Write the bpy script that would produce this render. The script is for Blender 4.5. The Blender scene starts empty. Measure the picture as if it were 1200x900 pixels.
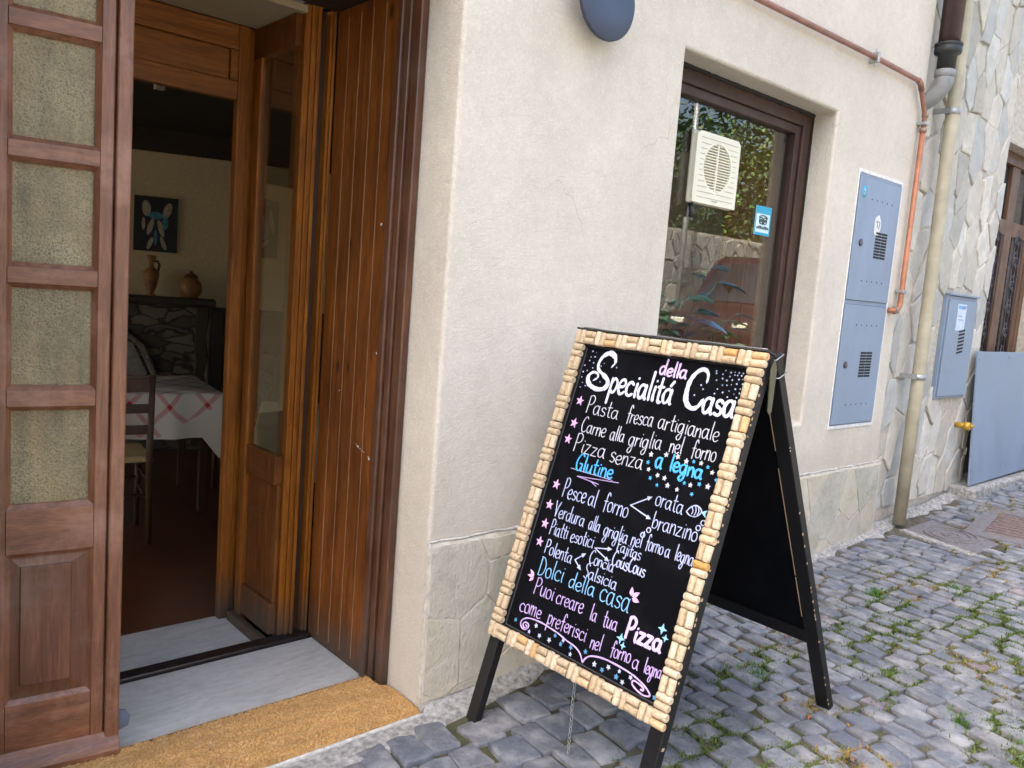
import bpy, bmesh, math, random
from mathutils import Vector, Matrix, noise
random.seed(7)
R = math.radians
scene = bpy.context.scene
# ------------------------------------------------------------------ camera
cam_data = bpy.data.cameras.new("camera"); cam = bpy.data.objects.new("camera", cam_data)
scene.collection.objects.link(cam); scene.camera = cam
cam_data.sensor_width = 36; cam_data.lens = 28.66; cam_data.clip_end = 500; cam_data.clip_start = 0.02
CR = ((0.7466119, -0.6607439, 0.0773833), (0.0193289, 0.1378166, 0.9902691), (0.664979, 0.737851, -0.1156695))
CP = Vector((-1.69829, -2.26100, 1.55))
cam.matrix_world = Matrix(((CR[0][0], CR[1][0], -CR[2][0], CP.x), (CR[0][1], CR[1][1], -CR[2][1], CP.y), (CR[0][2], CR[1][2], -CR[2][2], CP.z), (0, 0, 0, 1)))
# ------------------------------------------------------------------ daylight: the sun stands behind the house, the street is in its shade
SUN_EL, SUN_AZ = 57, -62          # azimuth from +Y towards +X
world = bpy.data.worlds.new("World"); scene.world = world; world.use_nodes = True
wn = world.node_tree; bg = wn.nodes["Background"]
sky = wn.nodes.new("ShaderNodeTexSky"); sky.sky_type = 'NISHITA'; sky.sun_disc = False
sky.sun_elevation = R(SUN_EL); sky.sun_rotation = R(SUN_AZ); sky.dust_density = 8.0; sky.ozone_density = 0.2
wn.links.new(sky.outputs[0], bg.inputs[0]); bg.inputs[1].default_value = 0.15
sun_data = bpy.data.lights.new("sun", 'SUN'); sun_data.energy = 4.0; sun_data.angle = R(0.5); sun_data.color = (1, .95, .86)
sun = bpy.data.objects.new("sun", sun_data); scene.collection.objects.link(sun)
sd = Vector((math.sin(R(SUN_AZ)) * math.cos(R(SUN_EL)), math.cos(R(SUN_AZ)) * math.cos(R(SUN_EL)), math.sin(R(SUN_EL))))
sun.location = sd * 30; sun.rotation_euler = sd.to_track_quat('Z', 'Y').to_euler()
vs = scene.view_settings; vs.view_transform = 'Standard'; vs.look = 'None'; vs.gamma = 1; vs.use_curve_mapping = False
vs.exposure = 2.56
scene.cycles.max_bounces = 10; scene.cycles.diffuse_bounces = 5; scene.cycles.transparent_max_bounces = 16

# ------------------------------------------------------------------ helpers
C = scene.collection
ORG = {}
def thing(name, label, cat, loc=(0, 0, 0), group=None):
    o = bpy.data.objects.new(name, None); C.objects.link(o); o.location = loc; ORG[o.name] = Vector(loc)
    o.empty_display_size = .1; o['label'] = label; o['category'] = cat
    if group: o['group'] = group
    return o
def tag(o, label, cat, group=None):
    o['label'] = label; o['category'] = cat
    if group: o['group'] = group
    return o
def copy_tree(o, parent=None):
    c = o.copy(); C.objects.link(c); c.parent = parent
    for ch in list(o.children): copy_tree(ch, c)
    return c
class MB:
    def __init__(s): s.v = []; s.f = []; s.sm = []; s.col = []; s.cur = None
    def add(s, vs_, fs, smooth=False):
        b = len(s.v); s.v += [Vector(p) for p in vs_]
        for f in fs: s.f.append([i + b for i in f]); s.sm.append(smooth); s.col.append(s.cur)
        return s
    def box(s, x0, x1, y0, y1, z0, z1, fr=None):
        x0, x1 = min(x0, x1), max(x0, x1); y0, y1 = min(y0, y1), max(y0, y1); z0, z1 = min(z0, z1), max(z0, z1)
        p = [(x, y, z) for z in (z0, z1) for y in (y0, y1) for x in (x0, x1)]
        if fr: p = [fr(*q) for q in p]
        return s.add(p, [(0, 2, 3, 1), (4, 5, 7, 6), (0, 1, 5, 4), (2, 6, 7, 3), (0, 4, 6, 2), (1, 3, 7, 5)])
    def tube(s, pts, r, n=10, cap=True, flat=None, smooth=True):
        pts = [Vector(p) for p in pts]; rr = r if isinstance(r, (list, tuple)) else [r] * len(pts)
        rings = []; up = None
        for i, p in enumerate(pts):
            d = (pts[min(i + 1, len(pts) - 1)] - pts[max(i - 1, 0)]).normalized()
            if up is None:
                up = Vector((0, 0, 1)) if abs(d.z) < .9 else Vector((0, 1, 0))
            a = d.cross(up).normalized(); b = a.cross(d).normalized(); up = b
            rings.append([p + (a * math.cos(t) + b * math.sin(t)) * rr[i] for t in [2 * math.pi * k / n for k in range(n)]])
        vs_ = [q for ring in rings for q in ring]; fs = []
        for i in range(len(pts) - 1):
            for k in range(n):
                fs.append((i * n + k, i * n + (k + 1) % n, (i + 1) * n + (k + 1) % n, (i + 1) * n + k))
        s.add(vs_, fs, smooth)
        if cap:
            b = len(s.v) - len(vs_)
            for ring in (list(range(n - 1, -1, -1)), [(len(pts) - 1) * n + k for k in range(n)]):
                s.f.append([b + i for i in ring]); s.sm.append(False); s.col.append(s.cur)
        return s
    def lathe(s, c, prof, n=24, fr=None, smooth=True):
        vs_ = []; fs = []
        for r, z in prof:
            for k in range(n):
                t = 2 * math.pi * k / n
                vs_.append(fr(r * math.cos(t), r * math.sin(t), z) if fr else (c[0] + r * math.cos(t), c[1] + r * math.sin(t), c[2] + z))
        for i in range(len(prof) - 1):
            for k in range(n): fs.append((i * n + k, i * n + (k + 1) % n, (i + 1) * n + (k + 1) % n, (i + 1) * n + k))
        fs.append(tuple(range(n - 1, -1, -1))); fs.append(tuple((len(prof) - 1) * n + k for k in range(n)))
        return s.add(vs_, fs, smooth)
    def prism(s, poly, y0, y1, fr):           # polygon in (a,b), extruded along the third axis of fr(a,b,c)
        n = len(poly); vs_ = [fr(a, b, y0) for a, b in poly] + [fr(a, b, y1) for a, b in poly]
        fs = [tuple(range(n - 1, -1, -1)), tuple(range(n, 2 * n))] + [(i, (i + 1) % n, n + (i + 1) % n, n + i) for i in range(n)]
        return s.add(vs_, fs)
    def build(s, name, m, parent=None, bevel=0, seg=2, fix=True, kind=None, ang=40):
        me = bpy.data.meshes.new(name); o0 = Vector((0, 0, 0)); p = parent
        while p: o0 += Vector(p.location); p = p.parent
        me.from_pydata([q - o0 for q in s.v], [], s.f)
        me.polygons.foreach_set('use_smooth', s.sm)
        if any(c is not None for c in s.col):
            at = me.color_attributes.new('tint', 'FLOAT_COLOR', 'CORNER'); i = 0; buf = []
            for f, c in zip(s.f, s.col): buf += list((c or (1, 1, 1)) + (1,)) * len(f)
            at.data.foreach_set('color', buf)
        if fix:
            bm = bmesh.new(); bm.from_mesh(me); bmesh.ops.recalc_face_normals(bm, faces=bm.faces); bm.to_mesh(me); bm.free()
        me.update(); me.materials.append(m)
        o = bpy.data.objects.new(name, me); C.objects.link(o)
        if parent: o.parent = parent
        if bevel:
            b = o.modifiers.new('bevel', 'BEVEL'); b.width = bevel; b.segments = seg; b.limit_method = 'ANGLE'; b.angle_limit = R(ang)
        if kind: o['kind'] = kind
        return o
def rot(cx, cy, a):
    ca, sa = math.cos(a), math.sin(a)
    return lambda x, y, z: (cx + x * ca - y * sa, cy + x * sa + y * ca, z)
def spline(pts, n=5, closed=False):
    P = [Vector(p + (0,) if len(p) == 2 else p) for p in pts]
    if len(P) < 3: return P
    out = []
    for i in range(len(P) - 1):
        a, b, c, d = P[max(i - 1, 0)], P[i], P[i + 1], P[min(i + 2, len(P) - 1)]
        for k in range(n):
            t = k / n
            out.append(.5 * ((2 * b) + (c - a) * t + (2 * a - 5 * b + 4 * c - d) * t * t + (3 * b - a - 3 * c + d) * t ** 3))
    return out + [P[-1]]

# ------------------------------------------------------------------ materials
class N:
    def __init__(s, name):
        s.m = bpy.data.materials.new(name); s.m.use_nodes = True; s.t = s.m.node_tree; s.p = s.t.nodes['Principled BSDF']
    def n(s, typ, **kw):
        x = s.t.nodes.new('ShaderNode' + typ)
        for k, v in kw.items():
            if k.startswith('i_'):
                k = k[2:]; k = int(k) if k.isdigit() else k
                if isinstance(v, bpy.types.NodeSocket): s.t.links.new(v, x.inputs[k])
                else: x.inputs[k].default_value = v
            else: setattr(x, k, v)
        return x
    def co(s, scale=(1, 1, 1), kind='Object', rotz=0):
        tc = s.n('TexCoord'); mp = s.n('Mapping', i_Vector=tc.outputs[kind]); mp.inputs['Scale'].default_value = scale
        mp.inputs['Rotation'].default_value = (0, 0, rotz)
        return mp.outputs[0]
    def noise(s, vec, scale, detail=6, rough=.6, dist=0):
        x = s.n('TexNoise', i_Vector=vec, i_Scale=scale, i_Detail=detail, i_Roughness=rough); x.inputs['Distortion'].default_value = dist
        return x.outputs[0]
    def vor(s, vec, scale, feature='F1', out=0):
        return s.n('TexVoronoi', feature=feature, i_Vector=vec, i_Scale=scale).outputs[out]
    def ramp(s, fac, *stops):
        x = s.n('ValToRGB', i_Fac=fac); e = x.color_ramp.elements
        while len(e) < len(stops): e.new(.5)
        for el, (p, c) in zip(e, stops):
            el.position = p; el.color = (c, c, c, 1) if isinstance(c, (int, float)) else tuple(c) + (1,)
        return x.outputs[0]
    def mix(s, fac, a, b, mode='MIX'):
        x = s.n('Mix', data_type='RGBA', blend_type=mode)
        for i, v in ((0, fac), (6, a), (7, b)):
            if isinstance(v, bpy.types.NodeSocket): s.t.links.new(v, x.inputs[i])
            else: x.inputs[i].default_value = v if i == 0 else tuple(v) + (1,)
        return x.outputs[2]
    def math(s, op, a, b=0):
        x = s.n('Math', operation=op)
        for i, v in enumerate((a, b)):
            if isinstance(v, bpy.types.NodeSocket): s.t.links.new(v, x.inputs[i])
            else: x.inputs[i].default_value = v
        return x.outputs[0]
    def set(s, **kw):
        for k, v in kw.items():
            k = k.replace('_', ' ')
            if isinstance(v, bpy.types.NodeSocket): s.t.links.new(v, s.p.inputs[k])
            else: s.p.inputs[k].default_value = (tuple(v) + (1,)) if isinstance(v, tuple) and len(v) == 3 and 'Color' in k else v
        return s
    def bump(s, h, strength=.3, dist=.01, prev=None):
        b = s.n('Bump', i_Height=h, i_Strength=strength, i_Distance=dist)
        if prev: s.t.links.new(prev, b.inputs['Normal'])
        s.t.links.new(b.outputs[0], s.p.inputs['Normal']); return b.outputs[0]
def plain(name, col, rough=.6, metal=0, var=.15, scale=20, bump=.1, spec=.5):
    k = N(name); v = k.co(); f = k.noise(v, scale, 5)
    a = tuple(c * (1 - var) for c in col); b = tuple(min(1, c * (1 + var)) for c in col)
    k.set(Base_Color=k.ramp(f, (.3, a), (.7, b)), Roughness=rough, Metallic=metal, Specular_IOR_Level=spec)
    if bump: k.bump(f, bump, .003)
    return k.m
def wood(name, dark, mid, light, axis='z', rough=.42, scale=1, knots=0, bump=.12, wear=None, coat=0, foot=None, spec=.5):
    k = N(name); st = dict(x=(1, 14, 14), y=(14, 1, 14), z=(14, 14, 1))[axis]
    v = k.co(tuple(c * scale for c in st)); big = k.noise(k.co(), 2.2, 3)
    g = k.noise(v, 2.2, 8, .65, 1.2); fine = k.noise(k.co(tuple(c * 9 * scale for c in st)), 2.0, 4)
    f = k.math('ADD', k.math('MULTIPLY', g, .75), k.math('MULTIPLY', big, .3))
    c = k.ramp(f, (.32, dark), (.52, mid), (.74, light))
    c = k.mix(k.ramp(fine, (.35, .35), (.6, 0.)), c, tuple(x * .45 for x in dark))
    if knots:
        kv = k.vor(k.co(tuple((1 if s_ > 1 else .45) * q for s_, q in zip(st, (1, 1, 1)))), 7)
        c = k.mix(k.ramp(kv, (.05, .85), (.13, 0.)), c, tuple(x * .25 for x in dark))
    if wear:
        wf = k.noise(k.co(), 5, 8, .7); c = k.mix(k.ramp(wf, (.5, 0.), (.72, .8)), c, wear)
    if foot:                       # splash dirt that has settled on the lowest boards
        z = k.n('SeparateXYZ', i_Vector=k.co()).outputs[2]; z = k.math('ADD', z, k.math('MULTIPLY', k.math('SUBTRACT', k.noise(k.co((6, 6, 1)), 3, 6), .5), .22))
        c = k.mix(k.ramp(z, (.0, .85), (.2, 0.)), c, foot)
    k.set(Base_Color=c, Roughness=k.ramp(k.noise(k.co(), 9, 5), (.3, rough - .1), (.7, rough + .12)), Coat_Weight=coat, Coat_Roughness=.25, Specular_IOR_Level=spec)
    k.bump(k.math('ADD', g, k.math('MULTIPLY', fine, .6)), bump, .004)
    return k.m
def tinted(name, rough=.7, bump=.3, bscale=60, bdist=.004, spec=.4, mottled=.35, transl=0):
    k = N(name); a = k.n('Attribute', attribute_name='tint').outputs[0]; v = k.co()
    f = k.noise(v, bscale, 6, .7); f2 = k.noise(v, bscale * .17, 5)
    c = k.mix(k.ramp(f, (.3, mottled), (.7, 0.)), a, k.mix(.6, a, (.02, .02, .02)), 'MIX')
    c = k.mix(k.ramp(f2, (.45, 0.), (.75, mottled)), c, k.mix(.4, a, (.9, .88, .82)))
    k.set(Base_Color=c, Roughness=rough, Specular_IOR_Level=spec)
    if bump: k.bump(k.math('ADD', f, k.math('MULTIPLY', f2, .7)), bump, bdist)
    if transl: k.set(Subsurface_Weight=0.0)
    return k.m
M = {}
# plaster: grainy render with faint trowel clouds and stains
k = N('plaster'); v = k.co(); f = k.noise(v, 130, 4, .7); f2 = k.noise(v, 22, 5, .6); f3 = k.noise(v, 1.7, 5, .6); sp = k.vor(v, 170)
c = k.ramp(f3, (.3, (.52, .468, .39)), (.7, (.64, .588, .495)))
c = k.mix(k.ramp(f2, (.35, .22), (.6, 0.)), c, (.42, .37, .32))
c = k.mix(k.ramp(f, (.55, 0.), (.72, .5)), c, (.30, .27, .24)); c = k.mix(k.ramp(k.noise(v, 70, 3, .7), (.36, .30), (.46, 0.)), c, (.72, .69, .64)); c = k.mix(k.ramp(k.noise(k.co((1, 1, .35)), 3.1, 7, .7), (.55, 0.), (.8, .35)), c, (.40, .35, .29))
zz = k.n('SeparateXYZ', i_Vector=k.co()).outputs[2]; dmp = k.math('ADD', zz, k.math('MULTIPLY', k.math('SUBTRACT', k.noise(k.co((1, 1, .5)), 2.6, 6, .65), .5), 1.1))
c = k.mix(k.ramp(dmp, (.55, .42), (.95, 0.)), c, (.40, .355, .29))
crk = k.vor(k.n('VectorMath', operation='ADD', i_0=k.co(), i_1=k.n('TexNoise', i_Vector=k.co(), i_Scale=3.0).outputs[1]).outputs[0], .8, 'DISTANCE_TO_EDGE'); c = k.mix(k.math('MULTIPLY', k.ramp(crk, (.0, .4), (.0025, 0.)), k.ramp(k.noise(k.co(), 1.1, 2), (.5, 0.), (.6, 1.))), c, (.25, .21, .17))
k.set(Base_Color=c, Roughness=.92, Specular_IOR_Level=.2)
b_ = k.bump(k.noise(v, 5, 4), .25, .03); b_ = k.bump(k.math('ADD', k.math('ADD', f, k.math('MULTIPLY', sp, .5)), k.noise(v, 75, 4, .7)), .42, .005, b_); M['plaster'] = k.m
def stone(name, a, b_, c3, joint=False, smear=.0):
    k = N(name); v = k.co(); at = k.n('Attribute', attribute_name='tint').outputs[0]
    f = k.noise(v, 9, 8, .65, .6); g = k.noise(k.co((3, 3, 1), rotz=.3), 26, 6, .7)
    c = k.mix(k.ramp(f, (.35, .75), (.65, 0.)), at, k.mix(.65, at, a)); c = k.mix(k.ramp(g, (.55, 0.), (.75, .55)), c, c3)
    c = k.mix(k.ramp(k.noise(v, 4, 7, .7), (.48, 0.), (.62, smear)), c, b_)
    k.set(Base_Color=c, Roughness=.85, Specular_IOR_Level=.3); k.bump(k.math('ADD', k.math('ADD', f, k.math('MULTIPLY', g, .6)), k.math('MULTIPLY', k.noise(v, 70, 5, .75), .4)), .9, .014); return k.m
M['slate'] = stone('stone cladding', (.29, .29, .275), (.49, .465, .40), (.58, .57, .54), smear=.5)
M['plinthstone'] = stone('plinth stone', (.31, .30, .255), (.53, .505, .435), (.50, .49, .43), smear=.8)
M['mortar'] = plain('lime mortar', (.45, .41, .34), .95, var=.25, scale=30, bump=.6)
M['cement'] = plain('old cement', (.27, .262, .245), .95, var=.55, scale=40, bump=1.0)
M['cobble'] = tinted('granite cobbles', .66, .8, 60, .012, .4, .6)
k = N('joint soil'); v = k.co(); f = k.noise(v, 18, 8, .7)
k.set(Base_Color=k.mix(k.ramp(k.noise(v, 1.3, 4), (.45, 0.), (.62, .7)), k.ramp(f, (.3, (.05, .045, .035)), (.7, (.17, .155, .12))), (.07, .075, .03)), Roughness=1, Specular_IOR_Level=.1); k.bump(f, .8, .02); M['soil'] = k.m
M['grass'] = tinted('grass', .8, 0, spec=.1, mottled=.1)
# woods
M['plank'] = wood('varnished pine planks', (.045, .012, .003), (.150, .045, .007), (.29, .092, .013), 'z', .48, 1, 1, .10, coat=.0, spec=.22, foot=(.05, .042, .033))
M['planky'] = M['plank']
M['frame'] = wood('dark stained door frame', (.035, .014, .007), (.085, .030, .012), (.17, .065, .024), 'z', .42, 1, 0, .15, coat=.2, wear=(.10, .055, .035), foot=(.03, .025, .02))
M['leaf'] = wood('weathered mahogany door', (.090, .035, .017), (.19, .079, .039), (.32, .135, .066), 'z', .42, .8, 0, .12, wear=(.30, .165, .115), coat=.08)
M['leafx'] = wood('weathered mahogany rail', (.090, .035, .017), (.19, .079, .039), (.32, .135, .066), 'x', .42, .8, 0, .12, wear=(.30, .165, .115), coat=.08)
M['leafdark'] = wood('worn mahogany panel', (.07, .026, .012), (.13, .050, .023), (.21, .085, .038), 'z', .4, .8, 0, .12, wear=(.16, .10, .075), coat=.15)
M['vest'] = wood('amber vestibule wood', (.085, .026, .004), (.21, .068, .007), (.34, .122, .014), 'z', .5, .9, 0, .1, spec=.2, coat=0, foot=(.05, .045, .036))
M['vestx'] = wood('amber header wood', (.10, .034, .008), (.20, .072, .014), (.30, .12, .026), 'x', .5, .9, 0, .1, spec=.2)
M['panelwood'] = wood('dark red panel wood', (.045, .013, .003), (.115, .036, .006), (.20, .072, .013), 'z', .5, .9, 0, .1, spec=.2, foot=(.05, .046, .04))
M['darkwood'] = wood('dark interior wood', (.02, .009, .004), (.045, .02, .008), (.08, .036, .014), 'z', .5)
M['darkwoodx'] = wood('dark beam wood', (.012, .007, .004), (.025, .014, .008), (.045, .025, .014), 'x', .6)
M['chairwood'] = wood('chair wood', (.04, .018, .008), (.08, .037, .016), (.13, .065, .028), 'z', .45)
M['winframe'] = wood('window frame brown', (.022, .009, .006), (.042, .017, .010), (.075, .032, .018), 'z', .5, .8, 0, .15, wear=(.06, .03, .022))
M['pine'] = wood('honey pine lining', (.16, .072, .020), (.27, .13, .040), (.38, .20, .068), 'z', .5, .6, 1)
# metals, paints
M['black'] = plain('black board paint', (.007, .007, .008), .42, var=.3, scale=30, bump=.12, spec=.3)
k = N('wiped blackboard'); f = k.noise(k.co((1, 1, 1)), 7, 7, .7, 1.0); k.set(Base_Color=k.ramp(f, (.45, (.002, .0024, .004)), (.8, (.007, .0075, .010))), Roughness=k.ramp(f, (.3, .5), (.7, .7)), Specular_IOR_Level=.08); M['chalkboard'] = k.m
k = N('cork'); v = k.co(); f = k.noise(v, 75, 6, .7); oi = k.n('ObjectInfo').outputs['Random']
c = k.ramp(oi, (0, (.47, .365, .235)), (.5, (.57, .46, .315)), (.93, (.64, .535, .385)), (1, (.56, .30, .09)))
c = k.mix(k.ramp(f, (.36, .6), (.5, 0.)), c, (.25, .14, .06)); k.set(Base_Color=c, Roughness=.85, Specular_IOR_Level=.2); k.bump(f, .35, .003); M['cork'] = k.m
for n_, c_ in dict(W=(.66, .68, .90), w=(.60, .60, .68), P=(.68, .50, .86), B=(.07, .42, .82), l=(.50, .55, .80), b=(.24, .50, .78), p=(.56, .41, .74), K=(.80, .45, .82), S=(.30, .62, .86), D=(.10, .28, .48)).items():
    M['ink' + n_] = plain('paint pen ' + n_, c_, .7, var=.10, scale=90, bump=0)
def steel(name, c0, r0):
    k = N(name); v = k.co(); f = k.noise(k.co((1, 1, .3)), 6, 7, .7); g2 = k.noise(v, 55, 5, .75); sc2 = k.noise(k.co((30, 30, 2.5), rotz=.2), 3, 4, .6)
    c = k.ramp(f, (.3, tuple(x * .86 for x in c0)), (.7, tuple(x * 1.1 for x in c0))); c = k.mix(k.ramp(g2, (.60, 0.), (.78, .5)), c, (.40, .43, .47)); c = k.mix(k.ramp(sc2, (.66, 0.), (.74, .35)), c, (.42, .45, .49)); c = k.mix(k.ramp(k.noise(k.co((1, 1, .4)), 3.3, 7, .75), (.55, 0.), (.75, .45)), c, (.15, .14, .13))
    k.set(Base_Color=c, Metallic=.1, Roughness=k.ramp(f, (.3, r0 - .08), (.7, r0 + .12))); k.bump(f, .06, .004); return k.m
M['galv'] = steel('blue grey painted steel', (.22, .28, .365), .46)
M['galvdark'] = plain('meter door edge', (.10, .13, .18), .5, .2)
M['sheet'] = steel('weathered blue steel sheet', (.20, .262, .355), .42)
M['disc'] = plain('slate blue enamel', (.034, .045, .074), .5, 0, .06, 6, 0)
M['hole'] = plain('dark opening', (.01, .01, .01), .8, bump=0)
M['whitepaint'] = plain('white cement edge', (.62, .62, .60), .9, var=.15, scale=40, bump=.4)
k = N('aged copper'); v = k.co(); f = k.noise(v, 9, 7, .7)
k.set(Base_Color=k.ramp(f, (.3, (.19, .10, .075)), (.6, (.36, .18, .13))), Metallic=.45, Roughness=.5); k.bump(f, .2, .004); M['copper'] = k.m
M['coppero'] = plain('orange copper pipe', (.40, .165, .085), .5, .3, .25, 14, .1)
M['zinc'] = plain('zinc clip', (.36, .37, .37), .4, .6)
M['brownpipe'] = plain('brown painted downpipe', (.060, .036, .034), .35, .1, .25, 8, .1)
M['rubber'] = plain('black rubber collar', (.018, .02, .023), .5)
M['greypvc'] = plain('grey plastic elbow', (.21, .215, .215), .5, var=.15)
M['beige'] = plain('khaki plastic pipe', (.37, .335, .24), .45, var=.22, scale=6, bump=.1)
M['brass'] = plain('yellow brass valve', (.55, .33, .04), .4, .4)
M['cover'] = plain('worn grey cover', (.15, .14, .145), .75, .1, .3, 40, .5)
M['iron'] = plain('cast iron cover', (.07, .062, .066), .6, .3, .35, 40, .5)
M['steel'] = plain('dull hinge steel', (.12, .115, .08), .45, .6)
M['marble'] = None
k = N('grey marble'); v = k.co(); f = k.noise(k.co((1, 5, 1)), 3.5, 8, .65, 1.5); f2 = k.noise(v, 30, 5)
c = k.ramp(f, (.3, (.34, .345, .335)), (.5, (.42, .425, .41)), (.75, (.48, .485, .465))); c = k.mix(k.ramp(f2, (.35, .3), (.55, 0.)), c, (.30, .29, .26)); c = k.mix(k.ramp(k.noise(k.co((1.2, 3, 1), rotz=.12), 5, 8, .75, .8), (.50, 0.), (.68, .5)), c, (.26, .25, .22)); c = k.mix(k.ramp(k.noise(k.co(), 60, 4, .8), (.66, 0.), (.74, .5)), c, (.18, .165, .14))
k.set(Base_Color=c, Roughness=.45); k.bump(f2, .08, .003); M['marble'] = k.m
M['threshold'] = plain('dark metal strip', (.018, .014, .014), .3, .3, .4, 25, .2)
k = N('coir mat'); v = k.co(); f = k.noise(v, 240, 4, .7); f2 = k.noise(k.co((1, 4, 1)), 4, 5)
c = k.ramp(f, (.30, (.24, .11, .03)), (.7, (.78, .48, .19))); c = k.mix(k.ramp(f2, (.38, .65), (.6, 0.)), c, (.36, .21, .085)); c = k.mix(k.ramp(k.noise(k.co((3, 9, 1), rotz=.5), 9, 6, .7), (.52, 0.), (.7, .5)), c, (.72, .52, .28))
k.set(Base_Color=c, Roughness=1, Specular_IOR_Level=.1); k.bump(f, .9, .006); M['coir'] = k.m
# glass: clear panes mirror the street by Fresnel, the rest goes straight through
def pane_mat(name, tintc=(.86, .9, .88), boost=1.8, rough=0.0):
    k = N(name); t = k.t; t.nodes.remove(k.p); out = t.nodes['Material Output']
    io = k.math('SUBTRACT', 1.5, k.math('MULTIPLY', k.n('NewGeometry').outputs['Backfacing'], .8333)); fr = k.n('Fresnel', i_IOR=io).outputs[0]; fa = k.math('MINIMUM', k.math('MULTIPLY', fr, boost), .95)
    a = k.n('BsdfTransparent'); a.inputs[0].default_value = tintc + (1,); g = k.n('BsdfGlossy'); g.inputs['Roughness'].default_value = rough
    x = k.n('MixShader', i_0=fa, i_1=a.outputs[0], i_2=g.outputs[0]); t.links.new(x.outputs[0], out.inputs[0]); return k.m
M['pane'] = pane_mat('window glass', (.92, .94, .93), 1.35); M['vpane'] = pane_mat('vestibule glass', (.85, .85, .76), 2.6)
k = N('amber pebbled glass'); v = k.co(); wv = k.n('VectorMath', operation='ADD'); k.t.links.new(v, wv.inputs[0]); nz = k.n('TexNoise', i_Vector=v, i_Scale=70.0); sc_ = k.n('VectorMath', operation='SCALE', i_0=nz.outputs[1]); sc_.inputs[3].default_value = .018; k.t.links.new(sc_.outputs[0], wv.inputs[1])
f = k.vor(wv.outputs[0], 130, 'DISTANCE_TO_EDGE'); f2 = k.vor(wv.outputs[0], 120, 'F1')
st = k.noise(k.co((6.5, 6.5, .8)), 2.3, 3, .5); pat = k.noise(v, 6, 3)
c = k.ramp(st, (.34, (.115, .102, .062)), (.68, (.25, .19, .095))); c = k.mix(k.math('MULTIPLY', k.ramp(f, (.0, .9), (.30, 0.)), k.ramp(pat, (.35, .1), (.65, .7))), c, (.42, .36, .21)); c = k.mix(k.ramp(f2, (.10, .5), (.4, 0.)), c, (.07, .06, .03))  # pebble glints and reflected warm streaks are painted into the glass colour
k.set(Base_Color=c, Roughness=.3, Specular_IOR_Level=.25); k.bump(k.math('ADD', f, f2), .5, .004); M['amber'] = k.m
# interior
M['roomwall'] = plain('ribbed cream wallpaper', (.56, .47, .30), .9, var=.10, scale=40, bump=.5)
M['roomceil'] = plain('dark timber ceiling', (.02, .017, .014), .8)
M['tile'] = plain('oxblood floor tiles', (.085, .028, .011), .28, var=.25, scale=5, bump=.05)
M['vceil'] = plain('yellowed vestibule ceiling', (.30, .25, .155), .9, var=.15, scale=3)
k = N('rough hearth stone'); v = k.co((4.2, 4.2, 12)); wv = k.n('VectorMath', operation='ADD', i_0=v, i_1=k.n('TexNoise', i_Vector=k.co(), i_Scale=6.0).outputs[1]).outputs[0]
ed = k.vor(wv, 1.0, 'DISTANCE_TO_EDGE'); cc = k.n('SeparateXYZ', i_Vector=k.vor(wv, 1.0, 'F1', 1)).outputs[0]
c = k.mix(k.ramp(ed, (.02, 1.), (.09, 0.)), k.ramp(cc, (.1, (.05, .043, .034)), (.9, (.13, .112, .085))), (.022, .02, .016)); k.set(Base_Color=c, Roughness=.9); k.bump(ed, .8, .03); M['brick'] = k.m
k = N('white tablecloth with red checks'); tc = k.n('TexCoord'); mp = k.n('Mapping', i_Vector=tc.outputs['Object']); mp.inputs['Rotation'].default_value = (0, 0, .85)
sx = k.n('SeparateXYZ', i_Vector=mp.outputs[0])
def band(o): return k.ramp(k.math('ABSOLUTE', k.math('SUBTRACT', k.math('FRACT', k.math('MULTIPLY', o, 6.2)), .5)), (.06, 1.), (.10, 0.))
so = k.n('SeparateXYZ', i_Vector=tc.outputs['Object']).outputs; yz = k.math('SUBTRACT', so[1], so[2])
bx, by = band(k.math('MULTIPLY', k.math('ADD', so[0], yz), .72)), band(k.math('MULTIPLY', k.math('SUBTRACT', so[0], yz), .72))
z_ = k.n('SeparateXYZ', i_Vector=tc.outputs['Object']).outputs[2]; on = k.ramp(k.math('ADD', z_, k.math('MULTIPLY', k.math('ABSOLUTE', k.n('SeparateXYZ', i_Vector=tc.outputs['Object']).outputs[0]), -.55)), (.45, 0.), (.454, 1.))
f_ = k.math('MULTIPLY', k.math('ADD', k.math('MULTIPLY', bx, .5), k.math('MULTIPLY', by, .5)), on)
k.set(Base_Color=k.mix(f_, (.72, .69, .61), (.50, .03, .035)), Roughness=.85); M['cloth'] = k.m
M['cloth2'] = plain('white linen', (.68, .65, .57), .9, var=.05)
M['rush'] = plain('woven rush seat', (.42, .31, .13), .8, var=.3, scale=60, bump=.6)
M['terra'] = plain('ochre pottery', (.26, .125, .040), .5, var=.45, scale=12, bump=.1)
M['terradark'] = plain('brown glazed pottery', (.08, .04, .018), .4, var=.4, scale=10)
M['canvas'] = plain('dark painted canvas', (.010, .012, .022), .6, var=.4, scale=14)
M['figure'] = plain('pale painted figure', (.34, .30, .24), .7, var=.4, scale=40); M['figblue'] = plain('blue painted figure', (.05, .20, .30), .7, var=.4, scale=40)
M['ivory'] = plain('ivory plastic', (.72, .69, .55), .4, var=.04, scale=5, bump=0)
M['ivorydark'] = plain('yellowed plastic', (.50, .47, .35), .45, var=.06, scale=5, bump=0)
M['stkblue'] = plain('sticker cyan', (.03, .33, .50), .5, var=.05, bump=0); M['stkwhite'] = plain('sticker pale', (.55, .72, .74), .5, var=.05, bump=0); M['stkink'] = plain('sticker ink', (.01, .02, .03), .5, bump=0)
M['plant'] = tinted('glossy plant leaves', .35, .0, spec=.5, mottled=.15)
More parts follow.
